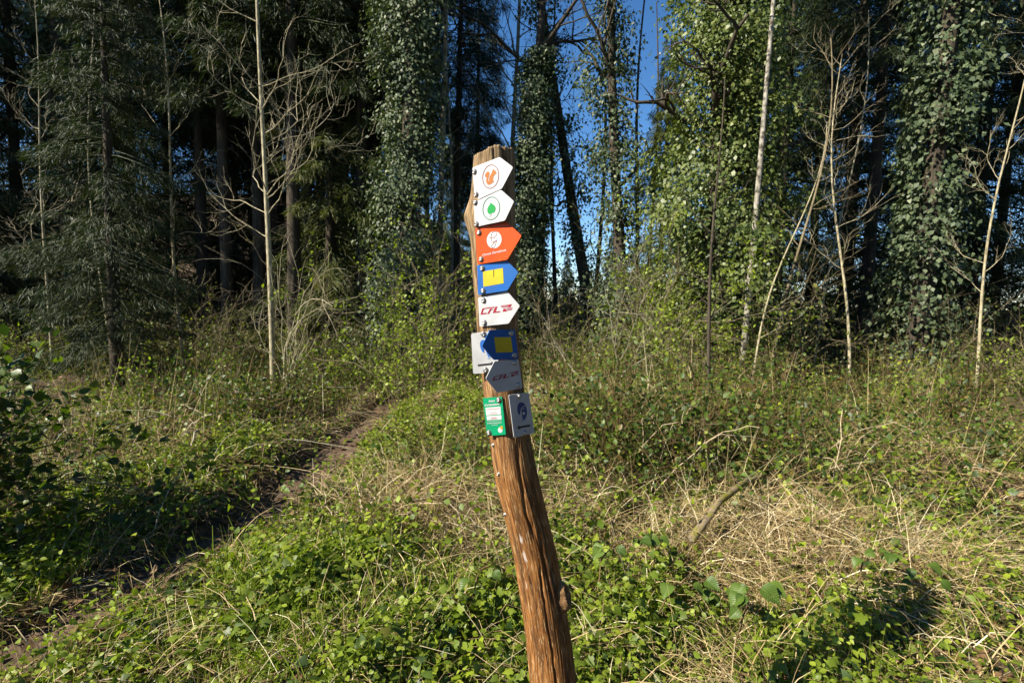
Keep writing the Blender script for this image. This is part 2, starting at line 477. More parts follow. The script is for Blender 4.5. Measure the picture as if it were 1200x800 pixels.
def branchlet(b, start, d, L, r, lvl, droop=0.0, spread=0.8, kids=5, seg=5, up=0.12, tips=None):
    n = max(4, int(5 + lvl * 2))
    P = [np.array(start, float)]; dd = np.array(d, float) / np.linalg.norm(d)
    st = L / n
    for i in range(n):
        dd = dd + rng.normal(size=3) * 0.19 + np.array([0, 0, up - droop * (i / n)])
        dd = dd / np.linalg.norm(dd)
        P.append(P[-1] + dd * st)
    P = np.array(P)
    b.tube(P, np.linspace(r, r * (0.3 if lvl else 0.2), n + 1), seg if lvl > 0 else 3)
    if tips is not None and lvl == 0: tips.append(P)
    if lvl <= 0: return
    for k in range(kids):
        i = int(rng.uniform(0.25, 1.0) * n)
        tan = P[min(i + 1, n)] - P[max(i - 1, 0)]; tan = tan / np.linalg.norm(tan)
        side = np.cross(tan, rng.normal(size=3)); side = side / np.linalg.norm(side)
        nd = tan * (1 - 0.35 * spread) + side * spread
        branchlet(b, P[i], nd, L * rng.uniform(0.32, 0.6), max(r * 0.45, 0.0022), lvl - 1, droop, spread, max(2, kids - 1), max(3, seg - 1), up, tips)

def spruce(name_, H, z0, Lmax, r0, mat, bark, step=0.36, per=60, dead=0, droop=0.55, fineness=1.0):
    tr = bent(H, amp=0.06, n=20)
    bt = Batch(); bt.tube(tr, np.linspace(r0 * 1.15, 0.02, len(tr)), 12, 0.04)
    for k in range(dead):
        z = rng.uniform(1.0, z0 + 1); th = rng.uniform(0, 6.28)
        c = np.array([np.interp(z, tr[:, 2], tr[:, 0]), np.interp(z, tr[:, 2], tr[:, 1]), z])
        branchlet(bt, c, (math.cos(th), math.sin(th), -0.1), rng.uniform(0.4, 1.5), 0.010, 1, 0.15, 0.7, 4, 4, 0.02)
    trunk = bt.mesh('trunk', bark, True)
    bb = Batch(); z = z0
    while z < H - 0.15:
        u = (z - z0) / (H - z0)
        L0 = Lmax * (1 - u) ** 0.75 * (0.65 + 0.35 * min(1, u * 6)) + 0.15
        for k in range(5):
            th = rng.uniform(0, 6.28); L = L0 * rng.uniform(0.65, 1.12)
            zz = z + rng.uniform(-0.15, 0.15)
            c = np.array([np.interp(zz, tr[:, 2], tr[:, 0]), np.interp(zz, tr[:, 2], tr[:, 1]), zz])
            t = np.linspace(0, 1, 7)
            o = np.array([math.cos(th), math.sin(th), 0])
            P = c + o * (t * L)[:, None]
            P[:, 2] += L * (0.10 * t - droop * t ** 1.6 + 0.16 * t ** 4)
            bb.tube(P, np.linspace(0.014 + 0.008 * L, 0.004, 7), 4)
            n = max(8, int(per * L * fineness))
            s = np.sqrt(rng.uniform(0.02, 1, n))
            base = np.stack([np.interp(s, t, P[:, q]) for q in range(3)], 1)
            side = np.array([-o[1], o[0], 0])
            w = rng.uniform(-1, 1, n) * 0.34 * L * (1.05 - s * 0.8)
            base = base + side * w[:, None]
            base[:, 2] -= np.abs(w) * 0.55 + rng.uniform(0, 0.28, n)
            d = o * 0.55 + side * np.sign(w)[:, None] * 0.5 + np.array([0, 0, -0.75]) + rng.normal(size=(n, 3)) * 0.35
            bb.leaves(T_NEEDLE, base, d, rng.normal(size=(n, 3)) + np.array([0, 0, 0.8]), rng.uniform(0.12, 0.30, n))
        z += step * (1 - 0.35 * u)
    return trunk, bb.mesh('crown', mat)

def plant_thing(name, loc, label, cat, group, parts, rz=None, sc=1.0):
    r = empty(name, loc, label, cat, group, rng.uniform(0, 6.28) if rz is None else rz)
    r.scale = (sc, sc, sc)
    for nm, me in parts: link(nm, me, r)
    return r

def gp(px, Y):
    """ground point under image column px at distance Y"""
    p = at_depth(px, 400, Y)
    return Vector((p.x, Y, tz(p.x, Y) - 0.02))

# three spruce kinds
SPR_SKIRT = spruce('a', 19, 1.2, 3.0, 0.19, M['spruce'], M['bark_dark'], per=115)
SPR_POLE = spruce('b', 21, 7.5, 2.4, 0.16, M['spruce'], M['bark_dark'], per=105, dead=34)
SPR_OLIVE = spruce('c', 15, 0.6, 2.3, 0.15, M['spruce_olive'], M['bark_dark'], per=150, droop=0.7)

# big ivy-clad tree right of the post
def ivy_tree(loc, label, H, lean, rad, n_clump, per, leaf, mat, r0, limbs=0, zmax=99, zmin=0.1, amp=0.12, lump=0.35, clump_r=0.22, bark='bark_dark'):
    tr = bent(H, lean, amp, 18)
    bt = Batch(); bt.tube(tr, np.linspace(r0, r0 * 0.25, len(tr)), 12, 0.05)
    tips = []
    for k in range(limbs):
        u = rng.uniform(0.3, 0.95); i = int(u * (len(tr) - 1)); th = rng.uniform(0, 6.28)
        branchlet(bt, tr[i], (math.cos(th), math.sin(th), 0.55), H * rng.uniform(0.12, 0.24), r0 * 0.32, 2, 0.05, 0.75, 5, 5, 0.05)
    trunk = bt.mesh('trunk', M[bark], True)
    zz = tr[tr[:, 2] < zmax + 0.5]
    crown = ivy_mantle(zz, rad, n_clump, per, leaf, mat, zmin, zmax, lump, 'crown', clump_r)
    return plant_thing('ivy_clad_tree', loc, label, 'tree', None, [('trunk', trunk), ('crown', crown)], 0.0)

ivy_tree(gp(830, 10.2), 'massive broad ivy-smothered tree in full sun beside the pale birch', 15, (0.3, 0.2), lambda t: 1.22 + 0.12 * np.sin(t * 9) - 0.40 * t, 1200, 84, 0.076, M['ivy_light'], 0.28, 6, lump=0.6, clump_r=0.36)
ivy_tree(gp(474, 11.0), 'tall ivy-covered trunk with silvery sunlit leaves left of the post', 16, (0.1, 0.2), lambda t: 0.72 - 0.10 * t + 0.10 * np.sin(t * 13), 640, 84, 0.074, M['ivy'], 0.24, 4, lump=0.55, clump_r=0.32)
ivy_tree(gp(617, 11.9), 'dark narrow ivy column standing directly behind the signpost', 12, (0.15, 0.1), lambda t: 0.47 + 0.05 * np.sin(t * 11) - 0.12 * t, 720, 54, 0.07, M['ivy'], 0.18, 3, zmax=7.6, lump=0.3, clump_r=0.2)
ivy_tree(gp(736, 11.5), 'slim leaning ivy-hung tree against the blue sky gap', 13, (-1.1, 0.2), lambda t: 0.62 - 0.25 * t + 0.16 * np.sin(t * 17), 270, 66, 0.074, M['ivy'], 0.16, 6, lump=0.6, clump_r=0.30)
ivy_tree(gp(705, 12.5), 'forked dark trunk leaning left with ragged ivy tufts', 14, (-2.9, 0.5), lambda t: 0.42 + 0.20 * np.sin(t * 19), 180, 60, 0.074, M['ivy'], 0.17, 7, lump=0.6, clump_r=0.28)
# beyond the photograph's own edges the same wood goes on
ivy_tree(gp(1075, 10.5), 'ivy-covered trunk past the birch among bare stems', 15, (0.2, 0), lambda t: 0.7 - 0.15 * t + 0.12 * np.sin(t * 15), 620, 30, 0.10, M['ivy'], 0.22, 5, lump=0.45, clump_r=0.3)
ivy_tree(gp(92, 12.5), 'ivy-covered trunk deep in the shaded wood across the path', 15, (-0.3, 0), lambda t: 0.62 - 0.1 * t + 0.12 * np.sin(t * 12), 520, 28, 0.10, M['ivy'], 0.22, 5, lump=0.45, clump_r=0.3)

def place(proto_parts, name, label, group, spots, cat='tree'):
    first = None
    for (px, Yd, sc, *own) in spots:
        loc = gp(px, Yd)
        if first is None:
            first = plant_thing(name, loc, label, cat, group, proto_parts, None, sc)
        else:
            c = copy_tree(first); c.location = loc; c.rotation_euler = (0, 0, rng.uniform(0, 6.28)); c.scale = (sc, sc, sc)
        if own: (first if loc == first.location else c)['label'] = own[0]

def P2(pair): return [('trunk', pair[0]), ('crown', pair[1])]
BACK = 'dark branched spruces'
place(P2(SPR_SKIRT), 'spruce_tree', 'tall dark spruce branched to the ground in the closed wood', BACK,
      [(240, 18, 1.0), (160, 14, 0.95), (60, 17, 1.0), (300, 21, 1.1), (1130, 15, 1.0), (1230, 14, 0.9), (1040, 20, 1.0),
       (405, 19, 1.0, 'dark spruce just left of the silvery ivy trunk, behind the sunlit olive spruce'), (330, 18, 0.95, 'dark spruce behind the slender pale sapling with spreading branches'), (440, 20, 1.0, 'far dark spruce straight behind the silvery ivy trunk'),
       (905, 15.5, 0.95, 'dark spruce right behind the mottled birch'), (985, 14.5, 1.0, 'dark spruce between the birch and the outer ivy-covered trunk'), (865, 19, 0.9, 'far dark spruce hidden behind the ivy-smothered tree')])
place(P2(SPR_SKIRT), 'spruce_tree', 'far spruce with a pointed tip against the sky left of the post top', None, [(552, 28, 0.60)])
place(P2(SPR_POLE), 'spruce_pole', 'tall straight spruce with bare lower trunk and dead twigs in the shaded wood', 'bare-trunked spruces',
      [(268, 12.8, 0.9), (346, 12.2, 1.0, 'straight bare spruce trunk with dead twigs close behind the pale sapling'), (425, 13, 0.9, 'straight bare spruce trunk with dead twigs left of the silvery ivy trunk'), (378, 16, 1.0), (306, 13.2, 0.9), (362, 14.2, 0.95), (402, 15.4, 1.0), (442, 14.6, 0.9), (322, 16, 1.0), (240, 14, 0.9), (205, 17, 1.0), (120, 19, 1.0), (30, 13.5, 0.9), (1010, 12.5, 0.9), (1160, 18, 1.0), (945, 18, 0.95), (500, 24, 0.9), (395, 26, 1.0), (280, 27, 1.0)])
place(P2(SPR_POLE), 'spruce_pole', 'slim spruce pole between the pale bare trunk and the post', 'slim spruce poles by the post', [(533, 17, 0.9), (556, 21, 0.8)])
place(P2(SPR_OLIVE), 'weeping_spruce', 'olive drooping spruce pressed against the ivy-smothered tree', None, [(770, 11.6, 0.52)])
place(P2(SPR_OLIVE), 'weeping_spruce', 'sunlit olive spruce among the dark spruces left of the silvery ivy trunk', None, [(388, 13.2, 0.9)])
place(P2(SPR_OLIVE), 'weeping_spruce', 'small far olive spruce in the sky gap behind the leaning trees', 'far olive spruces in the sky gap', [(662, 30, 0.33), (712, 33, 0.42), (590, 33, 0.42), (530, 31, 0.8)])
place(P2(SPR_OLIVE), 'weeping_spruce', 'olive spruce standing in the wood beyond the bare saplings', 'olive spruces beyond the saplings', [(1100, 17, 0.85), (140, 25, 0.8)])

for (x_, y_, s_, lb) in [(-6.3, 7.8, 0.45, 'short young spruce added in front of the saplings to shade the ground beyond the path')]:  # short spruce added for the shade it casts beyond the path
    plant_thing('shade_spruce', (x_, y_, tz(x_, y_) - 0.02), lb, 'tree', None, P2(SPR_SKIRT), None, s_)

for (x_, y_, s_) in [(-13.5, 11, 1.0), (-15.5, 13.5, 1.0), (-17, 11.5, 1.0), (-16, 9.5, 0.9), (3.5, -8.5, 0.9), (-2.0, -10.5, 1.0), (8.5, -5.5, 0.9), (11.5, -0.5, 1.0), (12.5, 5.5, 0.95), (-6.5, -12.5, 1.0), (6.5, -11, 1.0), (13, -6, 1.0)]:  # spruces added beyond the view to cut sky light and shade the left wood
    plant_thing('spruce_tree', (x_, y_, tz(x_, y_) - 0.02), 'dark spruce of the surrounding wood, added out of view to block light', 'tree', 'spruces added to block light', P2(SPR_SKIRT), None, s_)

# bare trunks in the light
def bare_tree(loc, label, H, lean, r0, bark, limbs, L, zfrom=0.3, lvl=2, name='bare_tree', amp=0.22, up=0.10, kids=5, group=None, seg=9):
    tr = bent(H, lean, amp, 18)
    bt = Batch(); bt.tube(tr, np.linspace(r0, r0 * 0.22, len(tr)), seg, 0.03)
    lm = []
    for k in range(limbs):
        bc = Batch()
        u = rng.uniform(zfrom, 0.98); i = int(u * (len(tr) - 1)); th = rng.uniform(0, 6.28)
        f = tr[i] + (tr[min(i + 1, len(tr) - 1)] - tr[i]) * rng.uniform()
        branchlet(bc, f, (math.cos(th), math.sin(th), 0.6), L * (1.15 - 0.6 * u) * rng.uniform(0.6, 1.2), r0 * 0.30 * (1.1 - 0.6 * u), lvl, 0.04, 0.7, kids, 5, up)
        lm.append(('branch', bc.mesh('branch', M[bark], True)))
    return plant_thing(name, loc, label, 'tree', group, [('trunk', bt.mesh('trunk', M[bark], True))] + lm, 0.0)

bare_tree(gp(871, 8.95), 'pale slender birch with a mottled bark in front of the ivy-smothered tree', 13, (0.30, -0.1), 0.060, 'bark_birch', 14, 1.6, 0.55, amp=0.05)
bare_tree(gp(513, 11.8), 'straight pale sunlit bare trunk just right of the silvery ivy trunk', 15, (0.15, 0), 0.085, 'bark_pale', 14, 1.8, 0.5, amp=0.06)
bare_tree(gp(629, 14), 'bare-branched tree with thin spreading twigs above the signpost', 13, (0.1, 0), 0.11, 'bark_dark', 14, 2.6, 0.4)
bare_tree(gp(598, 16), 'bare larch-like tree with pale twigs rising behind the post top', 15, (-0.3, 0), 0.11, 'bark_pale', 14, 2.6, 0.45)
bare_tree(gp(528, 15), 'thin pale trunk deep in the wood beside the dark trunks', 12, (-0.1, 0), 0.06, 'bark_pale', 10, 1.2, 0.5)
for (px, Yd, H, ln) in [(652, 19, 15, -0.6), (694, 16.5, 12, 0.2), (744, 17, 13, 0.1), (757, 21, 14, -0.2)]:
    bare_tree(gp(px, Yd), 'thin dark bare trunk standing against the blue sky gap', H, (ln, 0), 0.09, 'bark_dark', 8, 1.3, 0.15, 2, group='dark trunks in the sky gap', kids=4)
bare_tree(gp(834, 6.6), 'thin dark upright sapling growing from the sunny undergrowth', 4.3, (-0.12, 0), 0.030, 'bark_dark', 12, 0.9, 0.25, 1, 'sapling', 0.06)
sp = bare_tree(gp(319, 7.4), 'slender bare sapling with pale spreading branches left of the path', 8.5, (0.0, 0), 0.044, 'bark_young', 0, 1, name='sapling', amp=0.06)
# the pale sapling's limbs spread flat and arch upward
tr = np.array([v.co[:] for v in [c for c in sp.children][0].data.vertices]).reshape(18, -1, 3).mean(1)
for k in range(34):
    bc = Batch()
    zz = rng.uniform(2.1, 8.0); th = rng.choice([0.0, math.pi]) + rng.normal() * 0.8
    c = np.array([np.interp(zz, tr[:, 2], tr[:, q]) for q in range(2)] + [zz])
    branchlet(bc, c, (math.cos(th), math.sin(th), 0.55), rng.uniform(0.8, 2.1) * (1.2 - zz / 12), 0.0095, 2, -0.15, 0.6, 4, 5, 0.02)
    link('branch', bc.mesh('branch', M['bark_young'], True), sp)
bare_tree(gp(905, 9.0), 'reddish thin bare stem leaning beside the birch', 6, (0.35, 0), 0.035, 'twig', 12, 1.2, 0.2, 1, 'sapling')
bare_tree(gp(884, 8.2), 'yellowish thin bare stem beside the birch foot', 4.2, (0.5, 0.1), 0.022, 'bark_young', 8, 0.9, 0.2, 1, 'sapling')
for (px, Yd, H) in [(1000, 8.8, 6), (1150, 9.2, 7), (215, 8.6, 6.5), (60, 9.4, 7), (130, 10.5, 8), (955, 11, 8)]:
    bare_tree(gp(px, Yd), 'bare sapling with thin branches at the wood edge', H, (rng.uniform(-.4, .4), 0), 0.030, 'bark_young', 16, 1.4, 0.25, 2, 'sapling', group='bare saplings at the wood edge', kids=4)

# ------------------------------------------------------------------ shrubs and undergrowth
def shrub(nst, H, spread, r, leafn, leafsize, leafmat, bark, lvl=1, kids=5, tmpl=T_OVAL):
    b = Batch(); tips = []
    for k in range(nst):
        th = rng.uniform(0, 6.28); s = rng.uniform(0, spread)
        branchlet(b, (rng.normal() * 0.10, rng.normal() * 0.10, -0.08), (math.cos(th) * s, math.sin(th) * s, 1), H * rng.uniform(0.6, 1.1), r * rng.uniform(0.6, 1.2), lvl, 0.10, 0.6, kids, 5, 0.02, tips)
    st = b.mesh('stems', M[bark], True)
    out = [('stems', st)]
    if leafn:
        T = np.array([p[int(rng.uniform(0.2, 1) * (len(p) - 1))] for p in tips for _ in range(1 + leafn // max(1, len(tips)))])[:leafn]
        pos = T + rng.normal(size=T.shape) * 0.035
        N = len(pos); bl = Batch()
        bl.leaves(tmpl, pos, rng.normal(size=(N, 3)) + np.array([0, 0, 0.3]), rng.normal(size=(N, 3)) * 0.6 + np.array([0, 0, 1]), leafsize * rng.uniform(0.6, 1.3, N))
        out.append(('leaves', bl.mesh('leaves', M[leafmat])))
    return out

def scatter_things(parts, name, label, group, spots, cat='shrub'):
    first = None
    for (px, Yd, sc) in spots:
        loc = gp(px, Yd)
        if first is None: first = plant_thing(name, loc, label, cat, group, parts, None, sc)
        else:
            c = copy_tree(first); c.location = loc; c.rotation_euler = (0, 0, rng.uniform(0, 6.28)); c.scale = (sc, sc, sc * rng.uniform(0.9, 1.1))

plant_thing('budding_shrub', gp(477, 6.9), 'brown-stemmed shrub budding fresh green leaves beside the green mound', 'shrub', None, shrub(30, 1.75, 0.45, 0.008, 1700, 0.05, 'fresh', 'twig', 1, 6))
plant_thing('budding_shrub', gp(548, 7.2), 'arching leafy shoot behind the green mound near the post', 'shrub', None, shrub(6, 1.2, 0.9, 0.006, 300, 0.046, 'fresh', 'twig', 1, 5))
plant_thing('hazel_shrub', gp(335, 7.2), 'bare hazel with pale arching stems by the slender sapling', 'shrub', None, shrub(9, 2.6, 0.7, 0.010, 0, 0.04, 'fresh', 'bark_young', 2, 4))
plant_thing('elder_shrub', gp(507, 8.6), 'leafy yellow-green bush under the silvery ivy trunk', 'shrub', None, shrub(18, 2.4, 0.7, 0.010, 2200, 0.055, 'fresh', 'twig', 2, 5))
plant_thing('elder_shrub', gp(783, 9.0), 'bright green leafy bush at the foot of the ivy-smothered tree', 'shrub', None, shrub(20, 2.6, 0.6, 0.010, 2600, 0.060, 'fresh', 'twig', 2, 5))
plant_thing('dead_branch_shrub', gp(722, 8.0), 'dead bleached twiggy branches sticking out over the dry grass', 'shrub', None, shrub(5, 2.5, 0.75, 0.013, 0, 0.05, 'fresh', 'bark_pale', 2, 5))
plant_thing('shade_bush', (-3.35, 2.7, tz(-3.35, 2.7)), 'dense dark bush added to shade the path beside the clearing', 'shrub', None, shrub(30, 1.35, 0.7, 0.010, 2600, 0.07, 'cover_dark', 'twig', 2, 5))  # bush added at the frame edge for its shadow on the path
BB = shrub(26, 0.75, 1.1, 0.005, 520, 0.042, 'cover_dark', 'cane', 1, 5)
scatter_things(BB, 'bramble_bush', 'low rounded bramble bush with dark leaves in the rough clearing', 'low bramble bushes',
    [(672, 4.5, 1.25), (705, 4.1, 1.1), (750, 4.6, 1.4), (795, 4.3, 1.25), (838, 4.8, 1.4), (880, 4.2, 1.2), (735, 3.9, 1.0), (815, 3.8, 0.9), (865, 4.5, 1.3), (775, 5.2, 1.3), (905, 4.9, 1.3), (690, 5.3, 1.2), (845, 5.5, 1.3), (725, 5.0, 1.3), (690, 6.6, 1.1), (735, 7.6, 1.0), (810, 7.3, 1.0), (862, 6.9, 1.1), (925, 5.6, 1.2), (985, 6.4, 1.1), (1040, 5.2, 1.0), (1110, 6.2, 1.2), (1170, 4.6, 1.0), (965, 4.1, 0.8), (330, 6.0, 1.0), (360, 6.7, 0.9), (285, 5.3, 1.0), (225, 5.8, 1.1), (545, 4.35, 0.6), (500, 4.2, 0.55), (640, 8.2, 1.0), (575, 8.6, 1.0), (905, 8.1, 1.2), (1020, 8.0, 1.2), (1120, 8.4, 1.2), (410, 8.2, 1.0), (300, 8.0, 1.2)])
GB_ = shrub(22, 0.6, 1.1, 0.004, 560, 0.036, 'fresh', 'twig', 1, 5)
scatter_things(GB_, 'leafy_bush', 'low yellow-green budding bush in the rough clearing', 'low budding bushes',
    [(700, 5.8, 1.0), (765, 6.2, 0.9), (825, 6.1, 0.9), (655, 5.6, 0.8), (745, 4.3, 0.7), (885, 5.9, 1.0), (950, 7.2, 1.1), (1080, 7.2, 1.2), (790, 8.3, 1.2), (845, 8.6, 1.3), (680, 8.8, 1.2), (530, 7.6, 0.9), (455, 7.5, 1.0), (250, 6.6, 1.0), (160, 6.2, 1.1)])
FS = shrub(12, 3.6, 0.5, 0.02, 800, 0.12, 'olive_leaf', 'twig', 2, 5)
scatter_things(FS, 'far_thicket_bush', 'tall far bush closing the view below the sky gap', 'far bushes below the sky gap',
    [(640, 24, 1.0), (668, 27, 1.1), (700, 25, 1.0), (735, 28, 1.1), (765, 24, 1.0), (600, 27, 1.0), (570, 25, 1.0), (655, 31, 1.2), (690, 33, 1.3), (720, 31, 1.2), (800, 27, 1.1), (540, 28, 1.1), (625, 33, 1.3), (755, 33, 1.3), (900, 26, 1.2), (960, 25, 1.2), (1090, 26, 1.2), (1180, 25, 1.2), (850, 26, 1.2), (1030, 27, 1.3)])
S1 = shrub(14, 2.0, 0.5, 0.009, 420, 0.05, 'olive_leaf', 'twig', 2, 4)
scatter_things(S1, 'understorey_shrub', 'olive-leaved thin-stemmed shrub in the understorey below the trees', 'olive understorey shrubs',
    [(px, Yd, sc) for px, Yd, sc in zip(rng.uniform(-60, 1260, 46), rng.uniform(9.2, 19, 46), rng.uniform(0.7, 1.5, 46)) if not 505 < px < 640 or Yd > 10.5])
S2 = shrub(14, 1.4, 0.5, 0.006, 330, 0.045, 'fresh', 'twig', 1, 5)
scatter_things(S2, 'budding_stem_clump', 'clump of thin upright stems with sparse budding yellow-green leaves', 'budding stem clumps',
    [(px, Yd, sc) for px, Yd, sc in zip(list(rng.uniform(640, 1240, 22)) + list(rng.uniform(-50, 420, 12)), rng.uniform(7.6, 12, 34), rng.uniform(0.6, 1.3, 34))])

# undergrowth belt: one uncountable mass of twigs and small leaves between the trunks
b = Batch(); N = 24000
ang = rng.uniform(-R(52), R(52), N); dist = 8.3 * (32 / 8.3) ** rng.uniform(0, 1, N) ** 1.2
bx, by = np.tan(ang) * dist, dist
base = np.stack([bx, by, terrain(bx, by) - 0.03], 1)
d = rng.normal(size=(N, 3)) * np.array([0.35, 0.35, 0.1]) + np.array([0, 0, 1])
hgt = rng.uniform(0.25, 1.2, N) * smooth(7.5, 10.5, by) * (1.0 + 0.5 * wob(bx, by, 0.6)) * (1 + (by - 9) * 0.03)
P = b.ribbons(base, d, np.abs(hgt), 0.009, rng.uniform(-0.1, 0.3, N), 2)
tag(link('undergrowth_twigs', b.mesh('undergrowth_twigs', M['brush'])), 'brown twiggy undergrowth filling the wood between the trunks', 'undergrowth', kind='stuff')
bl = Batch(); k = 4
pos = (P[:, 1:, :].reshape(-1, 3))[:]
pos = pos[rng.permutation(len(pos))]; pos = np.concatenate([pos, pos[: len(pos) // 2]]); pos = pos + rng.normal(size=pos.shape) * 0.07
bl.leaves(T_DIAMOND, pos, rng.normal(size=pos.shape), rng.normal(size=pos.shape) + np.array([0, 0, 1.0]), rng.uniform(0.03, 0.10, len(pos)))
tag(link('undergrowth_leaves', bl.mesh('undergrowth_leaves', M['olive_leaf'])), 'dull green leaves of the undergrowth between the trunks', 'undergrowth', kind='stuff')

# ------------------------------------------------------------------ low plants of the clearing
def polar(N, d0, d1, half=R(54)):
    a = rng.uniform(-half, half, N); d = d0 * (d1 / d0) ** rng.uniform(0, 1, N)
    return np.sin(a) * d, np.cos(a) * d

def off_path(x, y, w=0.27):
    return np.abs(x - path_x(y)) > w + 0.05 * np.sin(y * 9 + 3 * np.sign(x - path_x(y)))

def W_straw(x, y):
    w = 0.9 * gauss(x, y, 0.9, 7.0, 1.1, 1.3) + 1.0 * gauss(x, y, -0.62, 3.25, 0.55, 0.5) + 1.2 * gauss(x, y, 1.6, 2.85, 0.9, 0.5)
    w = w + 0.5 * gauss(x, y, -0.1, 6.4, 0.5, 0.7) + 0.55 * gauss(x, y, -3.0, 5.6, 0.9, 1.0) + 0.5 * gauss(x, y, 3.6, 5.5, 1.5, 1.5) + 0.35 * gauss(x, y, -4.5, 3.5, 1.3, 1.0)
    return np.clip(w * (0.75 + 0.7 * wob(x, y, 1.6)), 0.12, 1)

def core(x, y):
    return 1 - 0.85 * np.clip(1.3 * gauss(x, y, -0.62, 3.25, 0.48, 0.42) + 1.3 * gauss(x, y, 1.6, 2.85, 0.75, 0.42) + 0.8 * gauss(x, y, 0.8, 6.6, 0.7, 0.9), 0, 1)

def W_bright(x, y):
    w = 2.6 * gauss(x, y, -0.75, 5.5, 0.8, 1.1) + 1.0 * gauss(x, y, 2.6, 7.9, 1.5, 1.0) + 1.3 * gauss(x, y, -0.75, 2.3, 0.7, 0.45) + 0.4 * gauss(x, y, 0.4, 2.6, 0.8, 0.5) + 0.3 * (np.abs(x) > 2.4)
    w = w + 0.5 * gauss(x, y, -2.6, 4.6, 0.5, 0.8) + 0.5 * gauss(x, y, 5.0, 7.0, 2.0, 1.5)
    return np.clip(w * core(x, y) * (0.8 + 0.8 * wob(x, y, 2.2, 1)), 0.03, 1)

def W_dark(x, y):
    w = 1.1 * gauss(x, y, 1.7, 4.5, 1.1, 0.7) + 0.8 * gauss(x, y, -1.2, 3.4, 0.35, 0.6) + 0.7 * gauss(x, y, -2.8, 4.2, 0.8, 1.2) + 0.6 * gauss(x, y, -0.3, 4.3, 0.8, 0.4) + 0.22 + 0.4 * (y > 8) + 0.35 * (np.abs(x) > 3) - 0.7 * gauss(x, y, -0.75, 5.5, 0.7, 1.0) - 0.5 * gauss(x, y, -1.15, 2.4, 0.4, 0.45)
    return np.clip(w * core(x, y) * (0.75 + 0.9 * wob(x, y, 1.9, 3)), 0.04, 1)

def W_nettle(x, y):
    w = 0.9 * gauss(x, y, 0.75, 2.25, 0.7, 0.45) + 0.8 * gauss(x, y, -0.25, 2.4, 0.4, 0.4) + 0.5 * gauss(x, y, -1.1, 2.2, 0.4, 0.3) + 0.4 * gauss(x, y, -0.1, 3.0, 0.4, 0.4) + 0.4 * gauss(x, y, 2.8, 2.6, 0.8, 0.6) + 0.3 * gauss(x, y, -3, 3, .9, .9)
    return np.clip(w * core(x, y) * (0.75 + 0.9 * wob(x, y, 2.6, 5)), 0.01, 1)

def plants(N, d0, d1, W, per, hmin, hmax, spread, tmpl, size, mat, name, label, cat, tilt=0.5, wmin=0.27):
    x, y = polar(N, d0, d1)
    k = (rng.uniform(0, 1, N) < W(x, y)) & off_path(x, y, wmin) & (y > 1.55)
    x, y = x[k], y[k]; n = len(x)
    h = rng.uniform(hmin, hmax, n) * np.clip(0.85 + 0.9 * wob(x, y, 2.4, 4), 0.3, 2.2)
    a = rng.uniform(0, 6.28, (n, per)); rr = np.sqrt(rng.uniform(0.02, 1, (n, per))) * spread
    px = x[:, None] + np.cos(a) * rr; py = y[:, None] + np.sin(a) * rr
    hz = np.abs(h)[:, None] * rng.uniform(0.25, 1.0, (n, per))
    pos = np.stack([px, py, terrain(px, py) + hz + 0.008], -1).reshape(-1, 3)
    o = np.stack([np.cos(a), np.sin(a), np.zeros_like(a)], -1).reshape(-1, 3)
    m = len(pos)
    dirs = o + rng.normal(size=(m, 3)) * 0.35 + np.array([0, 0, -0.05])
    nrm = np.array([0, 0, 1.0]) + o * 0.25 + rng.normal(size=(m, 3)) * tilt
    b = Batch(); sz = size * rng.uniform(0.55, 1.3, m); far = pos[:, 1] > 3.4; vfar = pos[:, 1] > 5.0
    sz = sz * (1 + 0.05 * np.maximum(pos[:, 1] - 5, 0))
    b.leaves(tmpl, pos[~far], dirs[~far], nrm[~far], sz[~far])
    for tm, q in ((T_HEX, far & ~vfar), (T_DIAMOND, vfar)): b.leaves(tm, pos[q], dirs[q], nrm[q], sz[q])
    # stems under the leaves
    q = rng.uniform(0, 1, m) < 0.35
    foot = np.repeat(np.stack([x, y, terrain(x, y) - 0.01], 1), per, 0)[q]
    v = pos[q] - foot
    b.ribbons(foot, v, np.linalg.norm(v, axis=1), 0.0022, 0.0, 1)
    tag(link(name, b.mesh(name, M[mat])), label, cat, kind='stuff')
    return m

cnt = []
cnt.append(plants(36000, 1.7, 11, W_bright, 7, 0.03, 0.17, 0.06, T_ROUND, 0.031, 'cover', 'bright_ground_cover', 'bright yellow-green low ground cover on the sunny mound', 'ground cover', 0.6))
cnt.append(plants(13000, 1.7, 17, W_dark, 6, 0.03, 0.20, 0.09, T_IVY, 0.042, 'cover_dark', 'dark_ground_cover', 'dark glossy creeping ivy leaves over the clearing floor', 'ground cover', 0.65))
cnt.append(plants(9000, 1.6, 6, W_nettle, 7, 0.05, 0.24, 0.08, T_LOBED, 0.037, 'nettle', 'leafy_ground_cover', 'green lobed leaves carpeting the ground around the post foot', 'ground cover', 0.6))
cnt.append(plants(9000, 1.6, 8, lambda x, y: np.clip(0.5 * core(x, y) * (0.7 + 1.0 * wob(x, y, 3.3, 7)), 0.02, 1), 8, 0.08, 0.30, 0.05, T_OVAL, 0.026, 'fresh', 'herb_shoots', 'small fresh green herb shoots among the low plants', 'ground cover', 0.7))

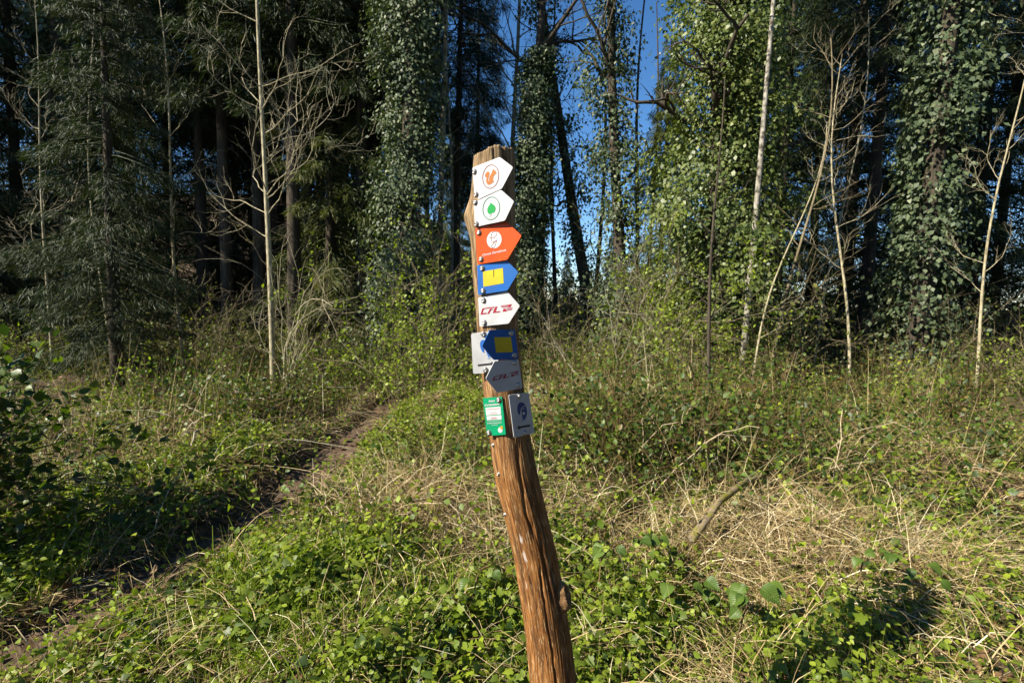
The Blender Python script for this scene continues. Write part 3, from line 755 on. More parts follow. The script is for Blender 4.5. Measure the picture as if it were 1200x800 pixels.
# fresh green grass
x, y = polar(90000, 1.6, 9)
w = 1.8 * gauss(x, y, -1.15, 2.4, 0.45, 0.5) + 0.30 * gauss(x, y, -0.5, 2.1, 0.8, 0.4) + 0.28 * gauss(x, y, 1.0, 2.2, 1.2, 0.5) + 0.4 * gauss(x, y, -2.5, 3.3, 0.5, 1.2) + 0.5 * gauss(x, y, 1.0, 7.2, 1.5, 1.0) + 0.35 * gauss(x, y, -0.4, 5.6, 1, 1)
k = (rng.uniform(0, 1, len(x)) < w) & off_path(x, y, 0.25); x, y = x[k], y[k]; n = len(x)
b = Batch(); base = np.stack([x, y, terrain(x, y) - 0.01], 1)
b.ribbons(base, rng.normal(size=(n, 3)) * np.array([0.45, 0.45, 0.1]) + np.array([0, 0, 1]), rng.uniform(0.10, 0.32, n), rng.uniform(0.005, 0.009, n), rng.uniform(0.1, 0.8, n), 4)
tag(link('green_grass', b.mesh('green_grass', M['grass'])), 'fresh green grass tufts at the path edge', 'grass', kind='stuff')

# dry grass: tangled tufts of bleached stems
x, y = polar(21000, 1.7, 10.5)
k = (rng.uniform(0, 1, len(x)) < W_straw(x, y)) & off_path(x, y, 0.22) & (y > 1.6); x, y = x[k], y[k]; n = len(x); per = 13
b = Batch()
lean = rng.normal(size=(n, 3)) * np.array([0.8, 0.8, 0]) + np.array([0.25, -0.1, 0])
X2 = np.repeat(x, per) + rng.normal(size=n * per) * 0.05; Y2 = np.repeat(y, per) + rng.normal(size=n * per) * 0.05
base = np.stack([X2, Y2, terrain(X2, Y2) - 0.01 + rng.uniform(0, 0.05, n * per)], 1)
d = np.repeat(lean, per, 0) + rng.normal(size=(n * per, 3)) * np.array([0.5, 0.5, 0.25]) + np.array([0, 0, 0.9])
Ls = rng.uniform(0.15, 0.62, n * per) * (0.8 + 0.5 * np.repeat(W_straw(x, y), per))
b.ribbons(base, d, Ls, rng.uniform(0.0022, 0.006, n * per), rng.uniform(0.25, 0.85, n * per), 3)
tag(link('dry_grass', b.mesh('dry_grass', M['straw'])), 'bleached tangled dry grass lying over the clearing', 'grass', kind='stuff')
cnt.append(n * per)

# thin dark bramble tangle behind the dry grass
x, y = polar(9000, 2.2, 11)
w = 1.0 * gauss(x, y, 1.9, 4.8, 1.3, 0.9) + 0.7 * gauss(x, y, -3.0, 5.6, 0.9, 1.2) + 0.25 * (y > 2.4) + 0.6 * gauss(x, y, 0.8, 3.9, 0.5, 0.5)
k = (rng.uniform(0, 1, len(x)) < w * 0.8) & off_path(x, y, 0.3); x, y = x[k], y[k]; n = len(x)
b = Batch(); base = np.stack([x, y, terrain(x, y) - 0.02], 1)
P = b.ribbons(base, rng.normal(size=(n, 3)) * np.array([0.7, 0.7, 0.15]) + np.array([0, 0, 0.9]), rng.uniform(0.25, 0.85, n) * (1 + 0.5 * gauss(x, y, 1.9, 4.8, 1.3, 0.9)), rng.uniform(0.003, 0.006, n), rng.uniform(0.0, 0.75, n), 6)
tag(link('bramble_tangle', b.mesh('bramble_tangle', M['brush'])), 'tangle of thin brown bramble stems across the clearing', 'bramble', kind='stuff')
pos = P[:, 2:, :].reshape(-1, 3); pos = pos[rng.uniform(0, 1, len(pos)) < 0.5]; pos = np.repeat(pos, 2, 0) + rng.normal(size=(len(pos) * 2, 3)) * 0.02
b = Batch(); b.leaves(T_HEX, pos, rng.normal(size=pos.shape), rng.normal(size=pos.shape) * 0.5 + np.array([0, 0, 1]), rng.uniform(0.02, 0.045, len(pos)))
tag(link('bramble_leaves', b.mesh('bramble_leaves', M['cover'])), 'small yellow-green leaves on the bramble tangle', 'bramble', kind='stuff')

# taller bramble thicket: arching canes with leaves
x, y = polar(8000, 2.6, 10.5)
w = 1.4 * gauss(x, y, 1.9, 4.25, 1.2, 0.7) + 0.9 * gauss(x, y, 4.3, 4.9, 1.3, 0.9) + 0.8 * gauss(x, y, -3.3, 6.0, 0.9, 0.9) + 0.5 * gauss(x, y, -0.2, 4.4, 0.6, 0.35) + 0.7 * gauss(x, y, -5.2, 5.0, 1.2, 1.0) + 0.4 * (y > 7.6) * (np.abs(x + 0.4) > 0.9)
k = (rng.uniform(0, 1, len(x)) < w) & off_path(x, y, 0.4); x, y = x[k], y[k]; n = len(x)
b = Batch(); base = np.stack([x, y, terrain(x, y) - 0.02], 1)
P = b.ribbons(base, rng.normal(size=(n, 3)) * np.array([0.6, 0.6, 0.1]) + np.array([0, 0, 1.0]), rng.uniform(0.5, 1.2, n) * (1 + 0.45 * gauss(x, y, 1.9, 4.9, 1.4, 0.9)), rng.uniform(0.004, 0.008, n), rng.uniform(0.15, 0.8, n), 8)
tag(link('bramble_thicket', b.mesh('bramble_thicket', M['brush'])), 'thicket of arching brown bramble canes behind the dry grass', 'bramble', kind='stuff')
pos = P[:, 2:, :].reshape(-1, 3); pos = np.repeat(pos, 2, 0) + rng.normal(size=(len(pos) * 2, 3)) * 0.035; pos = pos[rng.uniform(0, 1, len(pos)) < 0.42]
b = Batch(); b.leaves(T_HEX, pos, rng.normal(size=pos.shape), rng.normal(size=pos.shape) * 0.6 + np.array([0, 0, 1]), rng.uniform(0.025, 0.06, len(pos)))
tag(link('thicket_leaves', b.mesh('thicket_leaves', M['cover_dark'])), 'dark leaves on the bramble thicket', 'bramble', kind='stuff')
# bleached arching stems over the thicket
x, y = polar(9000, 2.6, 7.5)
w = 1.3 * gauss(x, y, 1.7, 4.0, 1.3, 0.8) + 0.7 * gauss(x, y, 0.8, 6.0, 0.9, 0.9) + 0.5 * gauss(x, y, -0.5, 3.9, 0.6, 0.5) + 0.5 * gauss(x, y, -3.2, 5.4, 0.8, 0.9) + 0.6 * gauss(x, y, 4.2, 4.6, 1.2, 1.0)
k = (rng.uniform(0, 1, len(x)) < w) & off_path(x, y, 0.35); x, y = x[k], y[k]; n = len(x)
b = Batch(); base = np.stack([x, y, terrain(x, y) - 0.02], 1)
b.ribbons(base, rng.normal(size=(n, 3)) * np.array([0.75, 0.6, 0.1]) + np.array([0, 0, 0.95]), rng.uniform(0.45, 1.25, n) * (1 + 0.3 * gauss(x, y, 1.8, 4.8, 1.4, 0.9)), rng.uniform(0.003, 0.0065, n), rng.uniform(0.2, 0.8, n), 6)
tag(link('arching_dry_stems', b.mesh('arching_dry_stems', M['straw'])), 'bleached stems arching over the bramble thicket', 'dry stems', kind='stuff')
# dry upright stems in front of the wood
x, y = polar(5200, 4.5, 11)
w = 0.9 * smooth(-0.2, 1.0, x) * smooth(5.0, 7.0, y) * (0.6 + 0.6 * wob(x, y, 1.1, 9)) + 0.3 * smooth(-2.4, -3.2, x)
k = (rng.uniform(0, 1, len(x)) < w) & off_path(x, y, 0.4); x, y = x[k], y[k]; n = len(x)
b = Batch(); base = np.stack([x, y, terrain(x, y) - 0.02], 1)
b.ribbons(base, rng.normal(size=(n, 3)) * np.array([0.22, 0.22, 0.05]) + np.array([0, 0, 1.0]), rng.uniform(0.3, 1.2, n), rng.uniform(0.004, 0.008, n), rng.uniform(-0.05, 0.35, n), 4)
tag(link('dry_stems', b.mesh('dry_stems', M['straw'])), 'upright dry yellowish stems in front of the wood', 'dry stems', kind='stuff')

# dead leaves on the floor
x, y = polar(16000, 1.6, 14); k = (rng.uniform(0, 1, len(x)) < 0.6) & (off_path(x, y, 0.2) | (rng.uniform(0, 1, len(x)) < 0.7)); x, y = x[k], y[k]; n = len(x)
pos = np.stack([x, y, terrain(x, y) + 0.012 + rng.uniform(0, 0.03, n)], 1)
b = Batch(); b.leaves(T_HEX, pos, rng.normal(size=(n, 3)) * np.array([1, 1, 0.2]), rng.normal(size=(n, 3)) * 0.35 + np.array([0, 0, 1]), rng.uniform(0.03, 0.08, n))
tag(link('leaf_litter', b.mesh('leaf_litter', M['litter'])), 'brown dead leaves strewn on the forest floor', 'leaf litter', kind='stuff')
print('LEAVES', cnt)

# long bleached stalks one can pick out
def stalk(name, a, c, sag, r, mat, label, group, cat='stalk'):
    a, c = np.array(a), np.array(c); t = np.linspace(0, 1, 9)[:, None]
    P = a + (c - a) * t; P[:, 2] += sag * np.sin(np.pi * t[:, 0]); P[1:-1] += rng.normal(size=(7, 3)) * 0.012
    o = np.array(a); b = Batch(); b.tube(P - o, np.linspace(r, r * 0.45, 9), 5)
    tag(link(name, b.mesh(name, M[mat], True), None, tuple(o)), label, cat, group)
def gpt(px, py, up=0.0):
    p = on_ground(px, py); return (p.x, p.y, p.z + up)
for (p0, p1, up1, sag) in [((640, 600), (700, 500), 0.42, 0.05), ((655, 610), (685, 545), 0.35, 0.03), ((640, 565), (745, 540), 0.25, 0.10), ((690, 610), (790, 560), 0.22, 0.12),
        ((470, 600), (560, 640), 0.12, 0.12), ((455, 590), (520, 585), 0.2, 0.14), ((395, 640), (440, 560), 0.25, 0.08), ((500, 650), (590, 640), 0.1, 0.10), ((395, 660), (380, 610), 0.2, 0.02),
        ((845, 690), (905, 650), 0.16, 0.04), ((780, 680), (786, 622), 0.2, 0.02), ((760, 650), (850, 610), 0.2, 0.12), ((820, 600), (860, 590), 0.25, 0.08), ((700, 640), (770, 600), 0.2, 0.12),
        ((480, 690), (520, 640), 0.15, 0.05), ((960, 660), (1040, 610), 0.2, 0.1), ((1010, 720), (1090, 650), 0.2, 0.1), ((170, 640), (230, 570), 0.25, 0.1), ((60, 690), (120, 600), 0.3, 0.1), ((230, 560), (300, 520), 0.25, 0.1)]:
    stalk('dry_stalk', gpt(*p0, -0.02), gpt(*p1, up1), sag, rng.uniform(0.0035, 0.006), 'stalk', 'long bleached dry stalk arching over the low plants', 'bleached dry stalks')
for k in range(26):
    x0, y0 = rng.uniform(0.5, 3.4), rng.uniform(3.5, 5.6); th = rng.uniform(0, 6.28); L = rng.uniform(0.5, 1.1)
    x1, y1 = x0 + math.cos(th) * L, y0 + math.sin(th) * L * 0.6
    stalk('dry_stalk', (x0, y0, tz(x0, y0) - 0.02), (x1, y1, tz(x1, y1) + rng.uniform(0.3, 0.75)), rng.uniform(0.12, 0.35), rng.uniform(0.003, 0.005), 'stalk', 'bleached stalk arching high out of the bramble thicket', 'stalks in the bramble thicket')
# twigs piled left of the path
for k in range(16):
    x0, y0 = rng.normal(-3.1, 0.6), rng.uniform(4.6, 6.8); th = rng.uniform(0, 6.28); L = rng.uniform(0.5, 1.3)
    x1, y1 = x0 + math.cos(th) * L, y0 + math.sin(th) * L
    stalk('fallen_twig', (x0, y0, tz(x0, y0) - 0.02), (x1, y1, tz(x1, y1) + rng.uniform(0.05, 0.4)), 0.08, rng.uniform(0.006, 0.012), 'bark_pale', 'grey fallen twig on the brush pile left of the path', 'twigs of the brush pile', 'twig')

# mossy fallen branches on the right
def log(pts, r, label):
    P = np.array([np.array(p) for p in pts]); o = P[0].copy(); t = np.linspace(0, len(P) - 1, 16)
    Q = np.stack([np.interp(t, np.arange(len(P)), P[:, q]) for q in range(3)], 1) - o
    b = Batch(); b.tube(Q, np.linspace(r, r * 0.6, 16), 10, 0.10)
    ends = Batch(); 
    for i0, rr in ((0, r), (-1, r * 0.6)):
        tdir = Q[1] - Q[0] if i0 == 0 else Q[-1] - Q[-2]
        ends.tube(np.array([Q[i0], Q[i0] + tdir * (0.12 if i0 else -0.12)]), [rr * 1.0, 0.001], 10)
    e = empty('mossy_branch', tuple(o), label, 'branch')
    link('bark', b.mesh('bark', M['bark_moss'], True), e); link('broken_end', ends.mesh('broken_end', M['bark_pale'], True), e)
log([gpt(808, 668, 0.18), gpt(840, 640, 0.28), gpt(866, 622, 0.31), gpt(894, 603, 0.33)], 0.023, 'thick fallen branch patched with yellow moss in the brambles')
log([gpt(792, 612, 0.10), gpt(822, 608, 0.16), gpt(850, 600, 0.18)], 0.030, 'short mossy log lying behind the mossy fallen branch')

# ------------------------------------------------------------------ bramble sprays with large leaves, lower right of the post
def veined():
    m, nt, out = new_mat('bramble_leaf')
    tc = nt.nodes.new('ShaderNodeTexCoord'); o = tc.outputs['Object']
    oi = nt.nodes.new('ShaderNodeObjectInfo')
    sx = nt.nodes.new('ShaderNodeSeparateXYZ'); nt.links.new(o, sx.inputs[0])
    ax = math_n(nt, 'ABSOLUTE', sx.outputs[0])
    v = math_n(nt, 'SINE', math_n(nt, 'MULTIPLY', math_n(nt, 'SUBTRACT', sx.outputs[1], math_n(nt, 'MULTIPLY', ax, 0.8)), 56.0))
    mid = math_n(nt, 'LESS_THAN', ax, 0.012)
    c = ramp(nt, [(0, (0.05, 0.09, 0.012)), (1, (0.10, 0.155, 0.022))], oi.outputs['Random'])
    c = mixc(nt, c, (0.10, 0.17, 0.045), math_n(nt, 'MULTIPLY', math_n(nt, 'POWER', math_n(nt, 'MAXIMUM', v, 0.0), 6.0), 0.14))
    c = mixc(nt, c, (0.12, 0.19, 0.05), math_n(nt, 'MULTIPLY', mid, 0.8))
    p = nt.nodes.new('ShaderNodeBsdfPrincipled'); nt.links.new(c, p.inputs['Base Color'])
    p.inputs['Roughness'].default_value = 0.42; p.inputs['Specular IOR Level'].default_value = 0.35
    b = nt.nodes.new('ShaderNodeBump'); b.inputs['Strength'].default_value = 0.22; b.inputs['Distance'].default_value = 0.006
    nt.links.new(math_n(nt, 'MULTIPLY', v, -1.0), b.inputs['Height']); nt.links.new(b.outputs[0], p.inputs['Normal'])
    t = nt.nodes.new('ShaderNodeBsdfTranslucent'); nt.links.new(c, t.inputs[0])
    mx = nt.nodes.new('ShaderNodeMixShader'); mx.inputs[0].default_value = 0.25
    nt.links.new(p.outputs[0], mx.inputs[1]); nt.links.new(t.outputs[0], mx.inputs[2]); nt.links.new(mx.outputs[0], out.inputs[0])
    return m
M['veined'] = veined()
bb = Batch(); bb.add(*T_SERRATE); LEAF_ME = bb.mesh('leaf', M['veined'])
def bramble(label, pts, leaves, group=None, lift=0.10):
    """pts: cane points; leaves: (t along the cane, size, sideways)"""
    P = np.array([np.array(p) for p in pts]); P[1:, 2] += lift; o = P[0].copy(); t = np.linspace(0, len(P) - 1, 14)
    Q = np.stack([np.interp(t, np.arange(len(P)), P[:, q]) for q in range(3)], 1) - o
    Q[1:-1] += rng.normal(size=(12, 3)) * 0.006
    e = empty('bramble_spray', tuple(o), label, 'bramble', group)
    b = Batch(); b.tube(Q, np.linspace(0.0042, 0.0018, 14), 6)
    stems = []
    for (u, s, sd) in leaves:
        c = np.array([np.interp(u * 13, np.arange(14), Q[:, q]) for q in range(3)])
        tip = c + np.array([sd * 0.05 + rng.normal() * 0.01, -0.03 + rng.normal() * 0.012, 0.015])
        b.tube(np.array([c, (c + tip) / 2 + [0, 0, 0.008], tip]), 0.0016, 4)
        l = link('leaf', LEAF_ME, e, tuple(tip))
        yd = Vector((sd * 0.75 + rng.normal() * 0.25, -0.55 + rng.normal() * 0.3, -0.35 + rng.normal() * 0.2)).normalized()
        nz = Vector((-0.25 + rng.normal() * 0.25, -0.35 + rng.normal() * 0.25, 1)); nz = (nz - yd * nz.dot(yd)).normalized()
        xd = yd.cross(nz)
        l.rotation_euler = Matrix((xd, yd, nz)).transposed().to_euler(); s *= 0.78; l.scale = (s * 1.15, s, s)
    link('cane', b.mesh('cane', M['cane'], True), e)
def lv(n, s=0.075): return [(rng.uniform(0.3, 1), s * rng.uniform(0.7, 1.15), rng.choice([-1, 1])) for _ in range(n)]
bramble('bramble spray with paired glossy leaves just right of the post knot', [gpt(690, 740, -0.01), gpt(705, 700, 0.14), gpt(735, 690, 0.20), gpt(775, 690, 0.16)], lv(9, 0.09))
bramble('bramble spray with dull green leaves over the dead brown leaves', [gpt(745, 790, -0.01), gpt(780, 745, 0.15), gpt(815, 735, 0.16), gpt(850, 745, 0.10)], lv(9, 0.085))
bramble('bramble spray with big shiny ribbed leaves below the dry grass', [gpt(850, 800, -0.01), gpt(868, 775, 0.14), gpt(878, 760, 0.18), gpt(880, 745, 0.16)], lv(9, 0.10))
bramble('bramble spray with drooping leaves left of the post foot', [gpt(540, 760, -0.01), gpt(560, 720, 0.12), gpt(585, 705, 0.12), gpt(600, 715, 0.06)], lv(7, 0.075))
bramble('bramble spray in the dry grass next to the mossy branch', [gpt(790, 640, -0.01), gpt(820, 615, 0.2), gpt(860, 610, 0.25), gpt(890, 625, 0.15)], lv(6, 0.06))
bramble('bramble spray with grey-green leaves beside the dark bend of the path', [gpt(355, 640, -0.01), gpt(345, 615, 0.2), gpt(330, 612, 0.2), gpt(318, 625, 0.12)], lv(6, 0.06))
bramble('bramble spray on the open ground right of the dry grass', [gpt(980, 760, -0.01), gpt(1010, 720, 0.2), gpt(1050, 715, 0.2), gpt(1090, 740, 0.1)], lv(8, 0.075))

# ------------------------------------------------------------------ the signpost
POST_Y = 1.26
rows = np.array([172, 200, 232, 255, 285, 320, 360, 400, 440, 480, 520, 550, 575, 600, 650, 700, 750, 800], float)
left = np.array([555, 553.5, 551, 549, 551.5, 553, 557, 560, 564, 568.5, 574, 578, 583, 589.5, 601.5, 609.5, 616.5, 621], float)
right = np.array([603, 603, 603, 603, 603, 604, 606, 608, 612, 618, 623, 629, 635, 641, 653, 662, 670, 676], float)
pl = np.array([at_depth(x, y, POST_Y)[:] for x, y in zip(left, rows)]); pr = np.array([at_depth(x, y, POST_Y)[:] for x, y in zip(right, rows)])
cz = (pl[:, 2] + pr[:, 2]) / 2; cx = (pl[:, 0] + pr[:, 0]) / 2; cr = np.linalg.norm(pr - pl, axis=1) / 2 * 0.985
foot_z = tz(cx[-1] + 0.03, POST_Y)
cz = np.append(cz, [cz[-1] * 0.5 + foot_z * 0.5, foot_z - 0.25]); cx = np.append(cx, [cx[-1] + 0.028, cx[-1] + 0.045]); cr = np.append(cr, [cr[-1] * 1.02, cr[-1] * 1.05])
order = np.argsort(cz); cz, cx, cr = cz[order], cx[order], cr[order]
def pax(z): return np.interp(z, cz, cx)
def prad(z): return np.interp(z, cz, cr)
def row_z(py): return at_depth(590, py, POST_Y).z
ROOT = empty('signpost', (float(pax(foot_z)), POST_Y, foot_z), 'weathered wooden trail signpost leaning left, carrying ten small trail signs', 'signpost')
OFF = Vector(ROOT.location)

SEG = 150
th = np.linspace(0, 2 * np.pi, SEG, endpoint=False)          # 0 = facing the camera, + = to the right
zt = at_depth(580, 173, POST_Y - 0.04).z; zs = np.concatenate([np.arange(foot_z - 0.25, 0.45, 0.02), np.arange(0.45, zt - 0.035, 0.0075), np.linspace(zt - 0.035, zt, 8)])
TH, ZZ = np.meshgrid(th, zs)
wrap = lambda a: (a + np.pi) % (2 * np.pi) - np.pi
RR = prad(ZZ) * np.ones_like(TH)
RR *= 1 + 0.018 * np.sin(TH * 3 + ZZ * 2) + 0.012 * np.sin(TH * 5 - ZZ * 3.1)
fine = np.zeros_like(TH)
for q in range(46):                                           # long drying checks and grain ridges
    t0 = rng.uniform(-np.pi, np.pi); z0 = rng.uniform(0, zt); ln = rng.uniform(0.06, 0.4); wd = rng.uniform(0.012, 0.035); dp = rng.uniform(0.0006, 0.0022)
    fine -= dp * np.exp(-(wrap(TH - t0 - 0.05 * np.sin(ZZ * 9 + q)) / wd) ** 2) * smooth(0, 0.05, ln - np.abs(ZZ - z0))
fine += 0.0007 * np.sin(TH * 61 + 2 * np.sin(ZZ * 11)) + 0.0005 * np.sin(TH * 97 + 3 * np.sin(ZZ * 7 + 1))
def crack(pxs, pys, depth, width):
    global fine
    us, zz = [], []
    for a_, b_ in zip(pxs, pys):
        p = at_depth(a_, b_, POST_Y); zz.append(p.z); us.append(math.asin(max(-0.98, min(0.98, (p.x - pax(p.z)) / prad(p.z)))))
    zz, us = np.array(zz), np.array(us); o = np.argsort(zz)
    tc_ = np.interp(ZZ, zz[o], us[o]) + 0.012 * np.sin(ZZ * 60) + 0.008 * np.sin(ZZ * 131)
    fine = fine - depth * np.exp(-(wrap(TH - tc_) / width) ** 2) * smooth(zz.min() - 0.02, zz.min() + 0.02, ZZ) * (1 - smooth(zz.max() - 0.04, zz.max() + 0.02, ZZ))
crack([631, 637.5, 645, 652], [650, 700, 745, 800], 0.011, 0.028)
crack([628, 637, 646], [596, 650, 690], 0.009, 0.04)
crack([606, 609, 616, 624], [512, 545, 592, 615], 0.008, 0.055)
crack([588, 590, 592], [172, 185, 205], 0.012, 0.05)
crack([579, 579, 580], [172, 182, 200], 0.007, 0.04)
crack([566, 565, 566], [172, 182, 195], 0.006, 0.04)
zk = row_z(256)
RR += 0.012 * np.exp(-(wrap(TH + 1.35) / 0.55) ** 2 - ((ZZ - zk) / 0.035) ** 2) - 0.006 * np.exp(-(wrap(TH + 1.2) / 0.12) ** 2 - ((ZZ - zk - 0.02) / 0.010) ** 2)
RR = RR + fine
# broken top edge
step = np.concatenate([np.full(rng.integers(3, 15), rng.normal() * 0.0032) for _ in range(90)])[:SEG] + rng.normal(size=SEG) * 0.0006
top_px = np.interp(np.sin(th) * 24 + 579, [555, 562, 570, 576, 583, 592, 600, 603], [182.5, 178, 174, 172.5, 172.5, 170.5, 174, 177])
ztop = np.array([at_depth(580, v, POST_Y - 0.05 * math.cos(t_)).z if math.cos(t_) > 0 else at_depth(580, v, POST_Y - 0.02).z - 0.004 for v, t_ in zip(top_px, th)]) + step
ZF = ZZ.copy(); msk = smooth(zt - 0.05, zt, ZZ); ZF = ZZ * (1 - msk) + msk * (ztop[None] - (zt - ZZ))
PX = pax(ZF) + np.sin(TH) * RR; PYY = POST_Y - np.cos(TH) * RR
V = np.stack([PX, PYY, ZF], -1)
inner = np.stack([pax(zt) + np.sin(th) * prad(zt) * 0.80, POST_Y - np.cos(th) * prad(zt) * 0.80, ztop - 0.006], -1)
inner2 = np.stack([pax(zt) + np.sin(th) * prad(zt) * 0.3, POST_Y - np.cos(th) * prad(zt) * 0.3, ztop * 0 + zt - 0.02], -1)
V = np.concatenate([V, inner[None], inner2[None]], 0); nr = len(V)
UV = np.stack([np.repeat(wrap(th)[None] * 0.055, nr, 0), np.concatenate([ZF, ZF[-1:] + 0.01, ZF[-1:] + 0.03])], -1)
ii, jj = np.meshgrid(np.arange(nr - 1), np.arange(SEG), indexing='ij'); k2 = (jj + 1) % SEG
F = np.stack([ii * SEG + jj, ii * SEG + k2, (ii + 1) * SEG + k2, (ii + 1) * SEG + jj], -1).reshape(-1, 4)

def wood_material():
    m, nt, out = new_mat('weathered_wood')
    uv = nt.nodes.new('ShaderNodeUVMap'); uv.uv_map = 'UVMap'
    def mp(sx, sy):
        q = nt.nodes.new('ShaderNodeMapping'); q.inputs['Scale'].default_value = (sx, sy, 1)
        nt.links.new(uv.outputs[0], q.inputs[0]); return q.outputs[0]
    g1 = noise(nt, 1, 6, 0.62, mp(170, 11), 0.7); g2 = noise(nt, 1, 4, 0.6, mp(420, 26), 0.3); g3 = noise(nt, 1, 4, 0.55, mp(38, 4.0), 0.4)
    c = ramp(nt, [(0.32, (0.055, 0.020, 0.007)), (0.45, (0.17, 0.070, 0.018)), (0.57, (0.29, 0.125, 0.034)), (0.74, (0.45, 0.25, 0.09))], g1)
    c = mixc(nt, c, (0.055, 0.028, 0.012), ramp(nt, [(0.50, (0, 0, 0)), (0.64, (0.85,) * 3)], g3))
    c = mixc(nt, c, (0.55, 0.40, 0.21), ramp(nt, [(0.58, (0, 0, 0)), (0.66, (0.8,) * 3)], g2))
    c = mixc(nt, c, (0.05, 0.026, 0.012), ramp(nt, [(0.34, (0.9,) * 3), (0.42, (0, 0, 0))], g2))
    # greyed, drier wood towards the top
    sx = nt.nodes.new('ShaderNodeSeparateXYZ'); nt.links.new(uv.outputs[0], sx.inputs[0])
    hi = ramp(nt, [(0.0, (0, 0, 0)), (1.0, (1, 1, 1))], math_n(nt, 'MULTIPLY', math_n(nt, 'SUBTRACT', sx.outputs[1], 1.05), 1.4))
    c = mixc(nt, c, mixc(nt, (0.05, 0.035, 0.02), (0.46, 0.35, 0.20), ramp(nt, [(0.34, (0, 0, 0)), (0.66, (1, 1, 1))], g1)), math_n(nt, 'MULTIPLY', hi, 0.7))
    # old chalky paint drip
    for (pu, pv, du, dv) in PAINT:
        a_ = math_n(nt, 'POWER', math_n(nt, 'DIVIDE', math_n(nt, 'SUBTRACT', sx.outputs[0], pu), du), 2.0)
        b_ = math_n(nt, 'POWER', math_n(nt, 'DIVIDE', math_n(nt, 'SUBTRACT', sx.outputs[1], pv), dv), 2.0)
        e_ = math_n(nt, 'ADD', math_n(nt, 'ADD', a_, b_), math_n(nt, 'MULTIPLY', g2, 1.5))
        c = mixc(nt, c, (0.52, 0.46, 0.42), ramp(nt, [(0.88, (0.75,) * 3), (1.0, (0, 0, 0))], e_))
    p = nt.nodes.new('ShaderNodeBsdfPrincipled'); nt.links.new(c, p.inputs['Base Color'])
    p.inputs['Roughness'].default_value = 0.8; p.inputs['Specular IOR Level'].default_value = 0.2
    bm = nt.nodes.new('ShaderNodeBump'); bm.inputs['Strength'].default_value = 0.9; bm.inputs['Distance'].default_value = 0.005
    nt.links.new(math_n(nt, 'ADD', g1, math_n(nt, 'MULTIPLY', g2, 0.6)), bm.inputs['Height'])
    nt.links.new(bm.outputs[0], p.inputs['Normal']); nt.links.new(p.outputs[0], out.inputs[0])
    return m
def post_uv(px, py):
    p = at_depth(px, py, POST_Y); return (math.asin(max(-1, min(1, (p.x - pax(p.z)) / prad(p.z)))) * 0.055, p.z)
PAINT = [(*post_uv(610.5, 620), 0.006, 0.030), (*post_uv(615, 640), 0.009, 0.034), (*post_uv(616.5, 674), 0.004, 0.022)]
M['wood'] = wood_material()
V3 = V.reshape(-1, 3) - np.array(OFF)
link('wooden_post', np_mesh('wooden_post', V3, F, M['wood'], True, UV.reshape(-1, 2)), ROOT)

# sawn branch stub on the right side
def lathe_mesh(name, prof, seg, mat):
    a = np.linspace(0, 2 * np.pi, seg, endpoint=False)
    V = np.array([[r * math.cos(t), r * math.sin(t), z] for r, z in prof for t in a]); n = len(prof)
    ii, jj = np.meshgrid(np.arange(n - 1), np.arange(seg), indexing='ij'); k = (jj + 1) % seg
    return np_mesh(name, V, np.stack([ii * seg + jj, ii * seg + k, (ii + 1) * seg + k, (ii + 1) * seg + jj], -1).reshape(-1, 4), mat, True)
sk = at_depth(655, 692, POST_Y)
stub_me = lathe_mesh('branch_stub', [(0.040, -0.04), (0.031, -0.008), (0.0255, 0.006), (0.0225, 0.015), (0.0205, 0.018), (0.0180, 0.0165), (0.0120, 0.008), (0.0001, 0.006)], 26, bark_mat('stub_wood', [(0.3, (0.10, 0.05, 0.02)), (0.5, (0.25, 0.14, 0.06)), (0.75, (0.42, 0.28, 0.14))], (60, 60, 90), 0.7, 0.8))
co = np.empty(len(stub_me.vertices) * 3); stub_me.vertices.foreach_get('co', co); co = co.reshape(-1, 3); co += rng.normal(size=co.shape) * 0.0011; stub_me.vertices.foreach_set('co', co.ravel())
stub = link('branch_stub', stub_me, ROOT)
sdir = Vector((0.86, -0.38, 0.30)).normalized()
stub.rotation_euler = sdir.to_track_quat('Z', 'Y').to_euler(); stub.scale = (0.8, 1.5, 1.0)
stub.location = Vector((pax(sk.z) + prad(sk.z) * 0.90, POST_Y - prad(sk.z) * 0.36, sk.z)) - OFF

M['steel'] = plain('screw_steel', (0.42, 0.40, 0.37), 0.38, 0.9, (160, (0.16, 0.11, 0.07), 0.55))
SCREW = lathe_mesh('screw', [(0.0072, -0.001), (0.0072, 0.0007), (0.0056, 0.0009), (0.0054, 0.0030), (0.0040, 0.0046), (0.0022, 0.0050), (0.0019, 0.0036), (0.0001, 0.0035)], 14, M['steel'])

class Plane:
    def __init__(self, py, phi, off=0.003, tilt=0.0):
        """flat plate touching the post at angle phi (radians, + = turned right) on image row py"""
        z = row_z(py)
        self.n = Vector((math.sin(phi) * math.cos(tilt), -math.cos(phi) * math.cos(tilt), math.sin(tilt)))
        self.p = Vector((float(pax(z)), POST_Y, z)) + self.n * (float(prad(z)) * 1.02 + off)
    def hit(self, px, py, lift=0.0):
        d = ray(px, py); o = Vector((0, 0, CAM_H)); p = self.p + self.n * lift
        t = (p - o).dot(self.n) / d.dot(self.n)
        return o + d * t

def round_poly(pts, r):
    """round the corners of a pixel polygon"""
    out = []; n = len(pts)
    for i in range(n):
        a, b, c = Vector(pts[i - 1]), Vector(pts[i]), Vector(pts[(i + 1) % n])
        p, q = b + (a - b).normalized() * r, b + (c - b).normalized() * r
        for t in (0, 0.33, 0.67, 1):
            out.append(tuple((1 - t) ** 2 * p + 2 * t * (1 - t) * b + t * t * q))
    return out

